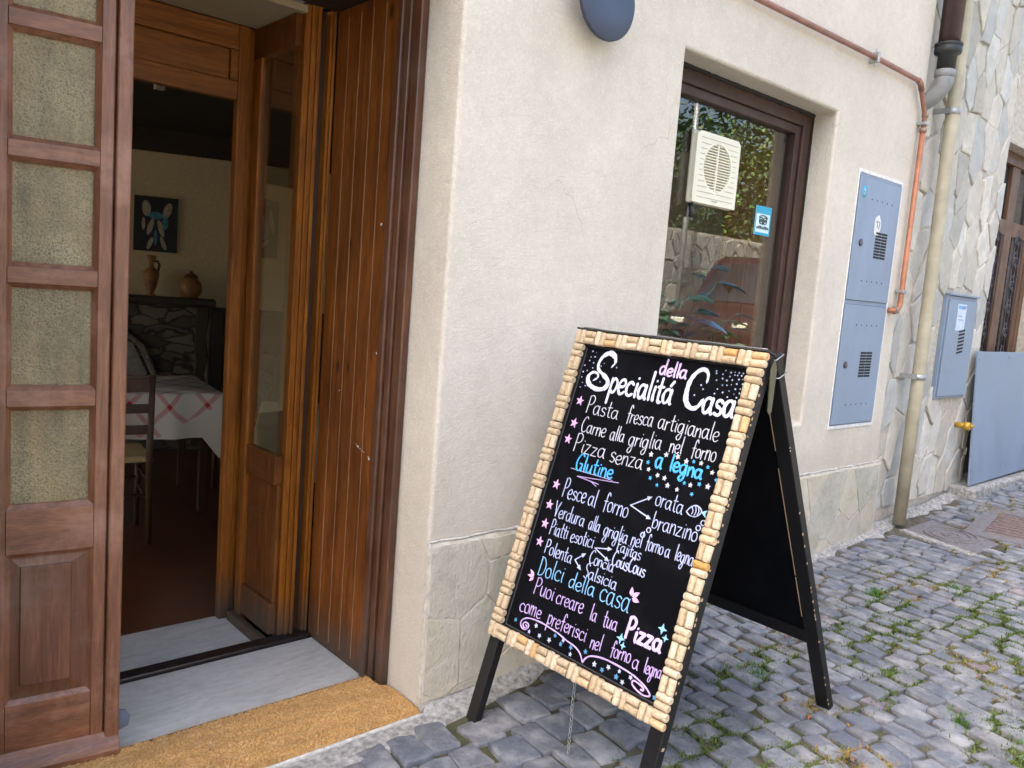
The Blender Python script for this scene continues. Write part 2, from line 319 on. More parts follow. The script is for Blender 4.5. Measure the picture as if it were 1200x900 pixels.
M['bark'] = plain('bark', (.09, .065, .045), .95, var=.4, scale=15, bump=.8)
M['tree'] = tinted('tree leaves', .6, 0, spec=.3, mottled=.15)
M['fieldstone'] = stone('field stone wall', (.14, .14, .13), (.36, .34, .30), (.36, .36, .34), smear=.3)
M['asphalt'] = plain('street surface', (.075, .076, .08), .9, var=.3, scale=14, bump=.5)
M['vanpaint'] = plain('dark maroon van paint', (.030, .011, .014), .25, 0, .05, 3, 0); M['vanglass'] = plain('dark van glass', (.02, .022, .028), .08, 0, .1, 3, 0)
M['tyre'] = plain('tyre rubber', (.02, .02, .02), .85); M['signred'] = plain('sign red', (.50, .03, .03), .45, bump=0); M['signblue'] = plain('sign blue', (.03, .10, .38), .45, bump=0)
M['rooftile'] = plain('clay roof', (.25, .11, .07), .9, var=.4, scale=10)
M['redleaf'] = plain('dry red leaf litter', (.16, .045, .03), .9, var=.5, scale=60)
def solo(mb, name, m, loc, **kw):      # a top-level thing that is one mesh, its origin at its base
    o = mb.build(name, m, None, **kw); L = Vector(loc)
    o.data.transform(Matrix.Translation(-L)); o.location = L; return o
def struct(mb, name, m, **kw): return mb.build(name, m, None, kind='structure', **kw)
def gz(x, y=0):                         # the street climbs to the right
    return .043 * max(0, x) if x < 4 else .172 + .058 * (x - 4)
# ------------------------------------------------------------------ ground
g = MB(); xs = [-60, -30, -12, -6, -3, 0, 1, 2, 3, 4, 5, 6, 7, 8, 10, 14, 20, 40, 80]; ys = [-80, -40, -20, -10, -6, -4.1, -2, 0, .02, .3, 1, 12, 40, 80]
for y in ys:
    for x in xs: g.v.append(Vector((x, y, (gz(min(x, 14)) - .0135) if y < .02 else (gz(min(x, 14)) - .022 if (x > 3.9 or x < -7) else -.12))))
nx = len(xs)
for j in range(len(ys) - 1):
    for i in range(nx - 1): g.f.append([j * nx + i, j * nx + i + 1, (j + 1) * nx + i + 1, (j + 1) * nx + i]); g.sm.append(False); g.col.append(None)
struct(g, 'ground', M['soil'])
# cobbles: transverse rows, every stone its own rounded, tilted block in one pavement mesh
def rockpoly(w, l, rnd, jit, n=3):
    pts = []
    for sx, sy in ((1, 1), (-1, 1), (-1, -1), (1, -1)):
        cx, cy = sx * (w - rnd), sy * (l - rnd); a0 = {(1, 1): 0, (-1, 1): 90, (-1, -1): 180, (1, -1): 270}[(sx, sy)]
        ox, oy = random.uniform(-jit, jit), random.uniform(-jit, jit)
        for k in range(n):
            a = R(a0 + 90 * k / (n - 1)); pts.append((cx + ox + rnd * math.cos(a), cy + oy + rnd * math.sin(a)))
        nx_, ny_ = {(1, 1): (-1, 0), (-1, 1): (0, -1), (-1, -1): (1, 0), (1, -1): (0, 1)}[(sx, sy)]
        ln = w if nx_ else l; q = random.uniform(-jit, jit) * .7    # a point on the long side, slightly in or out
        mx, my = (0, sy * l + q) if nx_ else (sx * w + q, 0); pts.append((mx, my))
    return pts
cob = MB(); EDGES = []
covers = [(3.98, -.36, .27), (4.55, -.72, .36)]
def cobble(x, y, w, l, a, h=0.0, tint=None, rough=1.0):
    z0 = gz(x) + h; poly = rockpoly(w, l, min(w, l) * .20, .0065 * rough); n = len(poly); ca, sa = math.cos(a), math.sin(a)
    t = tint or random.choice([(.138, .153, .188), (.157, .170, .202), (.125, .139, .172), (.175, .185, .21), (.152, .16, .185), (.166, .166, .18), (.188, .196, .218)])
    q_ = random.uniform(.86, 1.14); t = tuple(c * q_ for c in t)
    if x > .8 and random.random() < .018: t = (t[0] * 1.1, t[1] * .86, t[2] * .88)
    cob.cur = t; sx, sy = random.uniform(-.04, .04) * rough, random.uniform(-.04, .04) * rough; s0 = random.random() * 50
    vs_ = []
    for sc, dz in ((1.02, -.034), (1.0, -.006), (.965, -.0004), (.86, .0008), (.42, .0012)):
        for px, py in poly:
            qx, qy = px * sc, py * sc
            wz = noise.noise(Vector((qx * 24 + s0, qy * 24, s0))) * .0040 * rough if sc < 1 else 0
            if sc == .94: wz *= 1.4
            vs_.append((x + qx * ca - qy * sa, y + qx * sa + qy * ca, z0 + dz + wz + qx * sx + qy * sy))
    vs_.append((x, y, z0 + .004 + noise.noise(Vector((s0, s0, s0))) * .004))
    fs = []
    for i in range(4):
        for k in range(n): fs.append((i * n + k, i * n + (k + 1) % n, (i + 1) * n + (k + 1) % n, (i + 1) * n + k))
    for k in range(n): fs.append((4 * n + k, 4 * n + (k + 1) % n, 5 * n))
    cob.add(vs_, fs, True)
    for k in range(0, n): EDGES.append((x + poly[k][0] * 1.06 * ca - poly[k][1] * 1.06 * sa, y + poly[k][0] * 1.06 * sa + poly[k][1] * 1.06 * ca, z0))
x = -2.6; row = 0
while x < 10.5:
    wd = random.uniform(.082, .100); near = x < .75
    if near: wd = random.uniform(.10, .135)
    y = -.02 - random.uniform(.02, .10) - (.05 if x < .6 else 0)
    while y > -4.0:
        ln = random.uniform(.10, .155) if not near else random.uniform(.13, .20)
        yc = y - ln / 2; xc = x + wd / 2 - .2 * yc - .20 + .05 * math.sin(yc * 2.1 + x * .35) + random.uniform(-.006, .006)
        if not any(abs(xc - cx) < s and abs(yc - cy) < s for cx, cy, s in covers) and xc > -2.8:
            cobble(xc, yc, wd / 2 - random.uniform(.0025, .007), ln / 2 - random.uniform(.003, .009), -.2 + .1 * math.cos(yc * 2.1 + x * .35) + random.uniform(-.06, .06), random.uniform(-.005, .006), None, 1.25 if near else .85)
        y -= ln
    x += wd; row += 1
struct(cob, 'cobbled_street', M['cobble'], fix=False)
asp = MB(); asp.add([(-30, -30, -.005), (60, -30, .6), (60, -4.05, .6), (11, -4.05, .55), (4, -4.05, .165), (0, -4.05, -.005), (-30, -4.05, -.005)], [(0, 1, 2, 3, 4, 5, 6)]); struct(asp, 'street', M['asphalt'])
# grass and moss in the joints: clumps
gr = MB(); rs = random.Random(3)
def blade(x, y, z, h, w, a, lean, col):
    gr.cur = col; dx, dy = math.cos(a) * lean, math.sin(a) * lean; wx, wy = -math.sin(a) * w, math.cos(a) * w
    gr.add([(x - wx, y - wy, z), (x + wx, y + wy, z), (x + dx * .5 + wx * .7, y + dy * .5 + wy * .7, z + h * .7), (x + dx * .5 - wx * .7, y + dy * .5 - wy * .7, z + h * .7), (x + dx, y + dy, z + h)], [(0, 1, 2, 3), (3, 2, 4)])
for (ex, ey, ez) in EDGES:
    if ex < .35 or ex > 8 or ey > -.08: continue
    d = noise.noise(Vector((ex * 1.3, ey * 1.3, 3))) * .5 + noise.noise(Vector((ex * 4.5, ey * 4.5, 9))) * .6
    zone = min(1, max(0, (-ey - .22 - max(0, .8 - ex) * .9) / .35)) * (1 if ex < 5 else .6)
    dens = max(0, (d + .10)) * zone * 55
    for q in range(int(dens + rs.random())):
        a = rs.uniform(0, 6.28); dry = noise.noise(Vector((ex * 2.2, ey * 2.2, 31))) + rs.uniform(-.25, .25) + (.25 if ey > -.5 else 0)
        g_ = (.088, .128, .030) if dry < .06 else ((.16, .155, .048) if dry < .35 else (.30, .20, .07))
        g_ = tuple(c * rs.uniform(.65, 1.35) for c in g_)
        blade(ex + rs.gauss(0, .013), ey + rs.gauss(0, .013), ez - .009, (rs.uniform(.007, .015) if rs.random() < .93 else rs.uniform(.015, .028)), rs.uniform(.0014, .003), a, rs.uniform(.006, .022), g_)
for (cx, cy, n_, r_, h_) in ((2.55, -.52, 160, .05, .04), (1.28, -.62, 110, .06, .03), (4.9, -.3, 300, .14, .03), (2.2, -.42, 150, .10, .02), (1.6, -1.28, 120, .07, .03), (3.0, -.75, 120, .06, .035)):
    for q in range(n_):
        a = rs.uniform(0, 6.28); rr = abs(rs.gauss(0, r_)); d_ = cx > 4 or (cx < 2.3 and cx > 2)
        c_ = (.30, .20, .07) if d_ and rs.random() < .75 else (.07, .17, .028)
        blade(cx + rr * math.cos(a), cy + rr * math.sin(a) * .7, gz(cx) - .012, h_ * rs.uniform(.5, 1.1), rs.uniform(.0015, .003), rs.uniform(0, 6.28), rs.uniform(.005, .025), tuple(c * rs.uniform(.7, 1.3) for c in c_))
o = gr.build('grass', M['grass'], None, fix=False); o['kind'] = 'stuff'; o['label'] = 'tufts of grass growing in the cobble joints'; o['category'] = 'grass'
del o['category']
lt = MB()
for (cx, cy, n_) in ((1.95, -.50, 26), (1.75, -.40, 14), (1.62, -.55, 10), (2.35, -.42, 10)):
    for q in range(n_):
        x_, y_ = cx + rs.gauss(0, .035), cy + rs.gauss(0, .05); s_ = rs.uniform(.004, .011); a = rs.uniform(0, 6.28); z_ = gz(x_) - .004 + rs.uniform(0, .008)
        lt.add([(x_ + s_ * math.cos(a + t) * (1 if t % 2 < 1 else .6), y_ + s_ * math.sin(a + t), z_ + rs.uniform(0, .004)) for t in (0, 1.6, 3.1, 4.7)], [(0, 1, 2, 3)])
o = lt.build('leaf_litter', M['redleaf'], None, fix=False); o['kind'] = 'stuff'; o['label'] = 'dry reddish leaf crumbs between the cobbles'

# crazy paving: Voronoi stones cut to polygons, each with its own thickness and tilt
def clip(poly, a, b, c):                # keep a*x+b*y<=c
    out = []
    for i in range(len(poly)):
        p, q = poly[i], poly[(i + 1) % len(poly)]; dp, dq = a * p[0] + b * p[1] - c, a * q[0] + b * q[1] - c
        if dp <= 0: out.append(p)
        if dp * dq < 0: t = dp / (dp - dq); out.append((p[0] + t * (q[0] - p[0]), p[1] + t * (q[1] - p[1])))
    return out
def paving(mb, x0, x1, z0, z1, sx, sz, gap, fr, tints, th=(.012, .03), holes=(), seed=1, skew=0, jit=.42):
    rg = random.Random(seed); P = []; nx_ = max(1, round((x1 - x0) / sx)); nz_ = max(1, round((z1 - z0) / sz))
    for i in range(-1, nx_ + 1):
        for j in range(-1, nz_ + 1):
            P.append((x0 + (i + .5 + rg.uniform(-jit, jit) + (.25 if j % 2 else -.25)) * sx, z0 + (j + .5 + rg.uniform(-jit, jit)) * sz))
    k = sx / sz
    for px, pz in P:
        poly = [(x0 + gap, z0 + gap), (x1 - gap, z0 + gap), (x1 - gap, z1 - gap), (x0 + gap, z1 - gap)]
        for qx, qz in P:
            if (qx, qz) == (px, pz) or abs(qx - px) > 3 * sx or abs(qz - pz) > 3 * sz: continue
            dx, dz = qx - px + skew * (qz - pz) * k, (qz - pz) * k * k; n_ = math.hypot(dx, dz)
            mx, mz = (px + qx) / 2, (pz + qz) / 2
            poly = clip(poly, dx / n_, dz / n_, (mx * dx + mz * dz) / n_ - gap * .5 * rg.uniform(.5, 1.6))
            if len(poly) < 3: break
        if len(poly) < 3: continue
        cx = sum(p[0] for p in poly) / len(poly); cz = sum(p[1] for p in poly) / len(poly)
        if any(a < cx < b and c < cz < d for a, b, c, d in holes): continue
        out = []                        # roughen the outline
        for i in range(len(poly)):
            p, q = poly[i], poly[(i + 1) % len(poly)]; L = math.hypot(q[0] - p[0], q[1] - p[1]); m = max(1, int(L / .05))
            for t in range(m):
                f = t / m; out.append((p[0] + (q[0] - p[0]) * f + rg.uniform(-.004, .004), p[1] + (q[1] - p[1]) * f + rg.uniform(-.004, .004)))
        n_ = len(out); t_ = rg.uniform(*th); tx, tz = rg.uniform(-.05, .05), rg.uniform(-.03, .03); q_ = rg.uniform(.85, 1.15); mb.cur = tuple(c * q_ for c in rg.choice(tints)); vs_ = []
        for s, d in ((1, -.03), (1, t_ - .006), (.955, t_ - .001)):
            for p in out: vs_.append(fr(cx + (p[0] - cx) * s, cz + (p[1] - cz) * s, d + ((p[0] - cx) * tx + (p[1] - cz) * tz if d > 0 else 0)))
        fs = [(i * n_ + a, i * n_ + (a + 1) % n_, (i + 1) * n_ + (a + 1) % n_, (i + 1) * n_ + a) for i in (0, 1) for a in range(n_)] + [tuple(2 * n_ + a for a in range(n_))]
        mb.add(vs_, fs)

M['edge'] = plain('lime washed edge', (.47, .455, .42), .95, var=.35, scale=45, bump=.7)
# ------------------------------------------------------------------ the plastered house
house = thing('plastered_house', 'cream plastered house with a wooden doorway and one brown framed window', 'house')
def cells(mb, xs, zs, y0, y1, empty):
    idx = {}
    def V(i, j, k):
        if (i, j, k) not in idx: idx[(i, j, k)] = len(mb.v); mb.v.append(Vector((xs[i], (y0, y1)[k], zs[j])))
        return idx[(i, j, k)]
    def F(*q): mb.f.append([V(*a) for a in q]); mb.sm.append(False); mb.col.append(None)
    nx_, nz_ = len(xs) - 1, len(zs) - 1; sol = lambda i, j: 0 <= i < nx_ and 0 <= j < nz_ and (i, j) not in empty
    for i in range(nx_):
        for j in range(nz_):
            if not sol(i, j): continue
            F((i, j, 0), (i + 1, j, 0), (i + 1, j + 1, 0), (i, j + 1, 0)); F((i, j, 1), (i, j + 1, 1), (i + 1, j + 1, 1), (i + 1, j, 1))
            if not sol(i - 1, j): F((i, j, 0), (i, j + 1, 0), (i, j + 1, 1), (i, j, 1))
            if not sol(i + 1, j): F((i + 1, j, 0), (i + 1, j, 1), (i + 1, j + 1, 1), (i + 1, j + 1, 0))
            if not sol(i, j - 1): F((i, j, 0), (i, j, 1), (i + 1, j, 1), (i + 1, j, 0))
            if not sol(i, j + 1): F((i, j + 1, 0), (i + 1, j + 1, 0), (i + 1, j + 1, 1), (i, j + 1, 1))
w = MB(); XS = [-7, -1.36, 0, 1.185, 2.527, 3.56]; ZS = [-.3, -.02, .93, 2.62, 2.70, 7.4]
cells(w, XS, ZS, 0, .3, {(1, 1), (1, 2), (1, 3), (3, 2)}); w.build('wall', M['plaster'], house, bevel=.014, seg=3)
w = MB(); w.box(-7, -6.7, .3, 1.2, -.3, 7.4); w.box(-7, -6.7, 6.4, 9, -.3, 7.4); w.box(-7, -6.7, 1.2, 6.4, 2.62, 7.4); w.box(-7, -6.7, 1.2, 6.4, -.3, .4); w.box(3.26, 3.56, .3, 9, -.3, 7.4); w.box(-7, 3.56, 9, 9.3, -.3, 7.4); w.build('wall', M['plaster'], house)  # left wall has an unseen opening, added to let daylight into the room
w = MB(); w.add([(-7.4, -.5, 7.35), (3.56, -.5, 7.35), (3.56, 4.5, 9.3), (-7.4, 4.5, 9.3), (3.56, 9.6, 7.35), (-7.4, 9.6, 7.35), (-7.4, -.5, 7.45), (3.56, -.5, 7.45), (3.56, 4.5, 9.42), (-7.4, 4.5, 9.42), (3.56, 9.6, 7.45), (-7.4, 9.6, 7.45)],
    [(0, 1, 2, 3), (3, 2, 4, 5), (6, 9, 8, 7), (9, 11, 10, 8), (0, 6, 7, 1), (5, 4, 10, 11), (0, 3, 9, 6), (3, 5, 11, 9), (1, 7, 8, 2), (2, 8, 10, 4)]); w.build('roof', M['rooftile'], house)
# plinth: mortar bed with big smeared slabs
pl = MB(); pts = []; n_ = 36
tops = [.628 + .012 * noise.noise(Vector((i * .9, 4, 0))) for i in range(n_ + 1)]
for i in range(n_):
    xa, xb = -.004 + 3.594 * i / n_, -.004 + 3.594 * (i + 1) / n_
    pl.add([(xa, -.016, -.3), (xb, -.016, -.3), (xb, -.016, tops[i + 1] - .012), (xa, -.016, tops[i] - .012), (xa, .004, tops[i] + .006), (xb, .004, tops[i + 1] + .006)], [(0, 1, 2, 3), (3, 2, 5, 4)], True)
pl.add([(-.004, -.016, -.3), (-.004, -.016, .615), (-.004, .004, .63), (-.004, .004, -.3)], [(0, 1, 2, 3)])
pb = pl.build('plinth', M['mortar'], house)
ps = MB(); paving(ps, .0, 3.585, .03, .618, .27, .29, .004, lambda a, b, c: (a, -.016 - c * .22, b), [(.54, .48, .365), (.49, .44, .34), (.57, .51, .39), (.43, .41, .33), (.56, .51, .41), (.49, .45, .365)], seed=12, jit=.4)
ps.build('plinth_stone', M['plinthstone'], house)
cr = MB()                              # rough white cement line down the corner and along the plinth top
cr.tube([(.0 + .003 * noise.noise(Vector((i, 0, 0))), -.010, .0 + .63 * i / 30) for i in range(31)], [.004 + .005 * abs(noise.noise(Vector((i * 1.7, 2, 0)))) for i in range(31)], 7)
cr.tube([(3.58 * i / 70, -.006, .632 + .012 * noise.noise(Vector((i * .8, 5, 0)))) for i in range(71)], [.003 + .007 * abs(noise.noise(Vector((i * 1.3, 8, 0)))) for i in range(71)], 7)
cr.build('mortar_edge', M['edge'], house)
# cement haunch between plinth and cobbles
ap = MB(); n_ = 150; prof = (0, .25, .55, .8, 1.0)
for i in range(n_ + 1):
    xx = -1.5 + 7.0 * i / n_; wd = .07 + .055 * noise.noise(Vector((xx * 2.3, 7, 0))) + .05 * noise.noise(Vector((xx * 9, 7, 0))) + (.07 if xx < .5 else 0) * min(1, max(0, (.9 - xx)))
    hh = .035 + .02 * noise.noise(Vector((xx * 3, 2, 0)))
    base = .002 if xx < 0 else .0
    for t in prof:
        ap.v.append(Vector((xx, (.035 if xx > 3.6 else -.002) - (.04 if xx < 0.0 else 0) - wd * t, gz(xx) + base + (hh if xx > 0 else .0) * (1 - t) ** 2 - .004 - .022 * (t == 1.0) + .006 * noise.noise(Vector((xx * 22, t * 5, 1))))))
m_ = len(prof)
for i in range(n_):
    for t in range(m_ - 1): ap.f.append([i * m_ + t, i * m_ + t + 1, (i + 1) * m_ + t + 1, (i + 1) * m_ + t]); ap.sm.append(True); ap.col.append(None)
struct(ap, 'cement_kerb', M['cement'])
# --- window
wi = MB(); X0, X1, Z0, Z1, Y = 1.187, 2.525, .932, 2.617, .14
fw = .085
wi.box(X0, X0 + fw, Y, Y + .08, Z0, Z1); wi.box(X1 - fw, X1, Y, Y + .08, Z0, Z1); wi.box(X0 + fw, X1 - fw, Y, Y + .08, Z1 - .075, Z1); wi.box(X0 + fw, X1 - fw, Y, Y + .08, Z0, Z0 + fw)
i0, i1, j0, j1 = X0 + fw, X1 - fw, Z0 + fw, Z1 - .075
for a, b in ((.034, .016), (.062, .03)):
    pass
wi.box(i0, i0 + .045, Y + .014, Y + .075, j0, j1); wi.box(i1 - .045, i1, Y + .014, Y + .075, j0, j1); wi.box(i0 + .045, i1 - .045, Y + .014, Y + .075, j1 - .045, j1); wi.box(i0 + .045, i1 - .045, Y + .014, Y + .075, j0, j0 + .045)
win = wi.build('window', M['winframe'], house, bevel=.006)
gp = MB(); gp.box(i0 + .04, i1 - .04, .186, .191, j0 + .04, j1 - .04); gp.build('pane', M['pane'], win)
cl = MB()                              # torn black sealant and the broken plaster edge above the frame
cl.tube([(X0 + (X1 - X0) * i / 50, Y - .004, Z1 - .004 + .008 * noise.noise(Vector((i * .9, 3, 3)))) for i in range(51)], [.009 + .011 * abs(noise.noise(Vector((i * .61, 8, 3)))) for i in range(51)], 6)
cl.tube([(X1 - .003, Y - .003, Z0 + (Z1 - Z0) * i / 30) for i in range(31)], .006, 6); cl.build('sealant', M['hole'], win)
ln = MB(); 
for i in range(3): ln.box(2.40, 2.432, .29 + .095 * i, .29 + .095 * i + .092, .94, 2.6)
ln.box(2.432, 2.50, .29, .56, .93, 2.61); ln.build('window_lining', M['pine'], house, bevel=.004)
ln = MB(); ln.box(1.19, 2.4, .23, .75, .90, .94); ln.build('window_sill', M['pine'], house)
# --- doorway: marble, strip, frame, planks
s = MB(); s.box(-1.355, -.03, .318, .748, -.06, .0); s.build('marble_sill', M['marble'], house, bevel=.004)
s = MB(); s.box(-1.355, -.165, .816, 1.228, -.09, -.030); s.build('marble_sill', M['marble'], house, bevel=.003)
s = MB(); s.box(-1.355, -.035, .75, .814, -.05, .018); s.build('threshold_strip', M['threshold'], house, bevel=.008)
s = MB(); s.box(-1.355, -.0, .300, .316, -.06, .008); s.build('step_edge', M['frame'], house, bevel=.003)
d = MB(); d.box(-.048, -.002, .298, .334, .0, 2.70); d.box(-.036, -.002, .262, .297, .0, 2.70); d.box(-.026, -.002, .238, .261, .0, 2.70); d.box(-.034, -.002, .198, .237, .0, 2.70)
d.box(-1.358, -1.32, .198, .40, .0, 2.7); d.box(-1.32, -.05, .2, .34, 2.60, 2.70)
d.build('door_frame', M['frame'], house, bevel=.006, seg=3)
d = MB(); d.box(-1.36, -.0, .342, .79, 2.585, 2.7); d.build('lintel', M['darkwoodx'], house)
d = MB(); n_ = 5; pw = (.784 - .338) / n_
for i in range(n_): d.box(-.032, -.012, .338 + pw * i + .0018, .338 + pw * (i + 1) - .0018, .001, 2.584)
d.build('plank_lining', M['plank'], house, bevel=.003, seg=1)
d = MB()
for i in range(1, n_): d.box(-.0315, -.0305, .338 + pw * i - .0016, .338 + pw * i + .0016, .03, 2.55)
d.box(-.0115, .0, .336, .80, -.05, 2.59); d.build('groove_filler', wood('pale groove filler', (.20, .10, .04), (.32, .18, .09), (.42, .27, .16), 'z'), house)
sp_ = MB(); rg = random.Random(4)      # flaked paint on the planks
for (yy, zz) in ((.47, .90), (.455, .893), (.438, .888), (.424, .882), (.41, .879), (.376, .868), (.372, .862), (.62, 1.09), (.38, 1.75), (.36, 1.27)):
    a = rg.uniform(0, 3); L = rg.uniform(.003, .009); sp_ = MB(); sp_.add([(-.0335, yy + L * math.cos(a + t) * rg.uniform(.5, 1.3), zz + .8 * L * math.sin(a + t) * rg.uniform(.5, 1.3)) for t in (0, 1, 2.1, 3.2, 4.3, 5.3)], [(0, 1, 2, 3, 4, 5)]); sp_.build('paint_chip', M['edge'], house)
po = MB(); po.box(-.163, -.138, .80, .888, -.0, 2.585); po.box(-.1375, -.121, .792, .868, -.0, 2.585); po.box(-.1205, -.114, .797, .868, -.0, 2.585); po.box(-.1135, -.098, .790, .868, -.0, 2.585); po.box(-.0585, -.046, .792, .868, .0, 2.585); po.box(-.0455, -.034, .787, .868, .0, 2.585)
po.build('door_post', M['vest'], house, bevel=.005, seg=3)
po = MB(); po.box(-.0975, -.059, .832, .868, 0, 2.585); po.box(-.137, .0, .8685, .888, 0, 2.6); po.build('post_groove', M['darkwood'], house)
# --- glazed vestibule behind the strip
ve = MB(); ve.box(-1.36, -.16, .79, 1.18, 2.548, 2.575); vest = ve.build('vestibule', M['vceil'], house)
b = MB(); b.box(-1.25, -.262, 1.184, 1.228, 2.446, 2.547); b.box(-1.25, -.262, 1.184, 1.228, 2.243, 2.322); b.box(-1.25, -.295, 1.20, 1.22, 2.322, 2.446); b.box(-.295, -.262, 1.184, 1.228, 2.322, 2.446)
b.build('header', M['vestx'], vest, bevel=.006)
b = MB(); b.box(-.262, -.214, 1.182, 1.23, -.032, 2.547); b.box(-.213, -.165, 1.20, 1.23, -.032, 2.547); b.box(-1.3, -1.25, 1.182, 1.23, -.032, 2.547); b.build('inner_frame', M['vest'], vest, bevel=.006)
b = MB(); xa, xb = -.200, -.165
b.box(xa - .002, xb, 1.100, 1.165, -.03, 2.42); b.build('side_stile', M['vest'], vest, bevel=.005); b = MB(); b.box(xa + .006, xb, .816, 1.198, 2.421, 2.547); b.box(xa + .012, xb, 1.166, 1.198, -.03, 2.42); b.box(xa, xb, .816, 1.099, .668, .79); b.box(xa, xb, .816, 1.099, .02, .155); b.box(xa + .016, xb, .816, 1.099, .155, .668)
b.box(xa - .034, xa - .001, .822, 1.165, -.03, .012)
b.build('side_panel', M['panelwood'], vest, bevel=.005)
b = MB(); b.box(-.190, -.186, .792, 1.099, .791, 2.42); b.build('side_pane', M['vpane'], vest)
# --- the door leaf, swung about seven degrees outwards
la = math.atan2(-.11866, .99293); LO = Vector((-.939, .297, 0)); lu = Vector((math.cos(la), math.sin(la), 0)); lnv = Vector((lu.y, -lu.x, 0))
lf = lambda s_, t_, z_: tuple(LO + lu * s_ + lnv * t_ + Vector((0, 0, z_)))
SL = -.365; TOPZ = 2.56
def lbox(mb, s0, s1, t0, t1, z0, z1): mb.box(s0, s1, t0, t1, z0, z1, fr=lf)
d = MB(); lbox(d, SL, -.306, -.045, -.0, .065, TOPZ); lbox(d, -.081, -.047, -.045, .0, .065, TOPZ); lbox(d, -.047, -.042, -.045, -.012, .065, TOPZ)
door = d.build('door', M['leaf'], house, bevel=.004)
d = MB(); lbox(d, -.041, .0, -.045, .009, .065, TOPZ); d.build('meeting_strip', M['leaf'], door, bevel=.007, seg=3)
rails = [(.685, .815), (1.114, 1.161), (1.461, 1.506), (1.802, 1.846), (2.142, 2.186), (2.48, TOPZ), (.065, .23)]
for a, b in rails:
    d = MB(); lbox(d, -.3055, -.0815, -.043, -.0006, a, b); d.build('door_rail', M['leafx'], door, bevel=.002)
opens = [(.815, 1.114), (1.161, 1.461), (1.506, 1.802), (1.846, 2.142), (2.186, 2.48)]
d = MB()
def bead(mb, s0, s1, z0, z1, wd, t0, t1):   # chamfered glazing bead round an opening
    q = [(s0, z0), (s1, z0), (s1, z1), (s0, z1)]; q2 = [(s0 + wd, z0 + wd), (s1 - wd, z0 + wd), (s1 - wd, z1 - wd), (s0 + wd, z1 - wd)]
    vs_ = [lf(a, t0, b) for a, b in q] + [lf(a, t1, b) for a, b in q2] + [lf(a, t1 - .02, b) for a, b in q2]
    mb.add(vs_, [(i, (i + 1) % 4, 4 + (i + 1) % 4, 4 + i) for i in range(4)] + [(4 + i, 4 + (i + 1) % 4, 8 + (i + 1) % 4, 8 + i) for i in range(4)])
for a, b in opens: bead(d, -.306, -.081, a, b, .013, -.005, -.019)
bead(d, -.306, -.081, .23, .685, .012, -.001, -.012)
d.build('glazing_bead', M['leaf'], door)
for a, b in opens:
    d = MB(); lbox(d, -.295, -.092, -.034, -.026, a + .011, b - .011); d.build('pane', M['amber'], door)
d = MB(); lbox(d, -.300, -.087, -.03, -.013, .236, .68)
q = [(-.290, .248), (-.098, .248), (-.098, .668), (-.290, .668)]; q1 = [(-.268, .284), (-.138, .284), (-.138, .645), (-.268, .645)]
d.add([lf(a, -.0128, b) for a, b in q] + [lf(a, -.008, b) for a, b in q1] + [lf(a, -.001, b) for a, b in q1], [(0, 1, 5, 4), (1, 2, 6, 5), (2, 3, 7, 6), (3, 0, 4, 7), (4, 5, 9, 8), (5, 6, 10, 9), (6, 7, 11, 10), (7, 4, 8, 11), (8, 9, 10, 11)])
d.build('door_panel', M['leafdark'], door, bevel=.002)
d = MB(); d.prism([(-.05, .018), (.034, .018), (.034, .036), (.026, .052), (.012, .066), (.0, .086), (-.045, .086)], SL, .0, lambda a, b, c: lf(c, a, b)); d.build('weather_bar', M['leafx'], door, bevel=.003)
d = MB(); d.prism([(0, 0), (.03, .01), (.035, .04), (.02, .062), (0, .068)], -.02, -.008, lambda a, b, c: lf(a, c, b + .075)); d.build('bottom_bolt', M['galvdark'], door, bevel=.002)
# ------------------------------------------------------------------ coir mat filling the recess in front of the step
mt = MB(); nx_, ny_ = 230, 62; rg = random.Random(8)
for j in range(ny_ + 1):
    for i in range(nx_ + 1):
        u_, v_ = i / nx_, j / ny_; e = min(u_, 1 - u_) * 1.33 ; e2 = min(v_, 1 - v_) * .34; ed = min(1, min(e, e2) / .006)
        xx = -1.335 + 1.33 * u_ + rg.uniform(-.0025, .0025); yy = -.028 + .322 * v_ + rg.uniform(-.0025, .0025)
        if v_ < .65: xx += 0
        lim = -.040 if yy > .19 else -.004
        mt.v.append(Vector((min(xx, lim - rg.uniform(0, .004)), yy, .002 + (.019 + rg.uniform(-.004, .004) + .003 * noise.noise(Vector((xx * 5, yy * 14, 0)))) * ed)))
for j in range(ny_):
    for i in range(nx_): a = j * (nx_ + 1) + i; mt.f.append([a, a + 1, a + nx_ + 2, a + nx_ + 1]); mt.sm.append(False); mt.col.append(None)
for q in range(5200):                  # loose fibres
    xx, yy = rg.uniform(-1.33, -.008), rg.uniform(-.026, .293)
    if yy > .19: xx = min(xx, -.042)
    if rg.random() < .25: yy = rg.choice((-.028, .294)) + rg.uniform(-.004, .004)
    a = rg.uniform(0, 6.28); L = rg.uniform(.006, .013); wv = .0007
    mt.add([(xx - wv, yy, .016), (xx + wv, yy, .016), (xx + L * math.cos(a), yy + L * math.sin(a) * .7, .022 + rg.uniform(0, .008))], [(0, 1, 2)])
tag(solo(mt, 'doormat', M['coir'], (-.65, .13, 0), fix=False), 'ochre coir doormat lying in front of the marble doorstep', 'doormat')
ks = MB(); ks.box(-1.5, -.002, -.043, -.03, -.08, .006); struct(ks, 'stone_edging', M['edge'], bevel=.004)
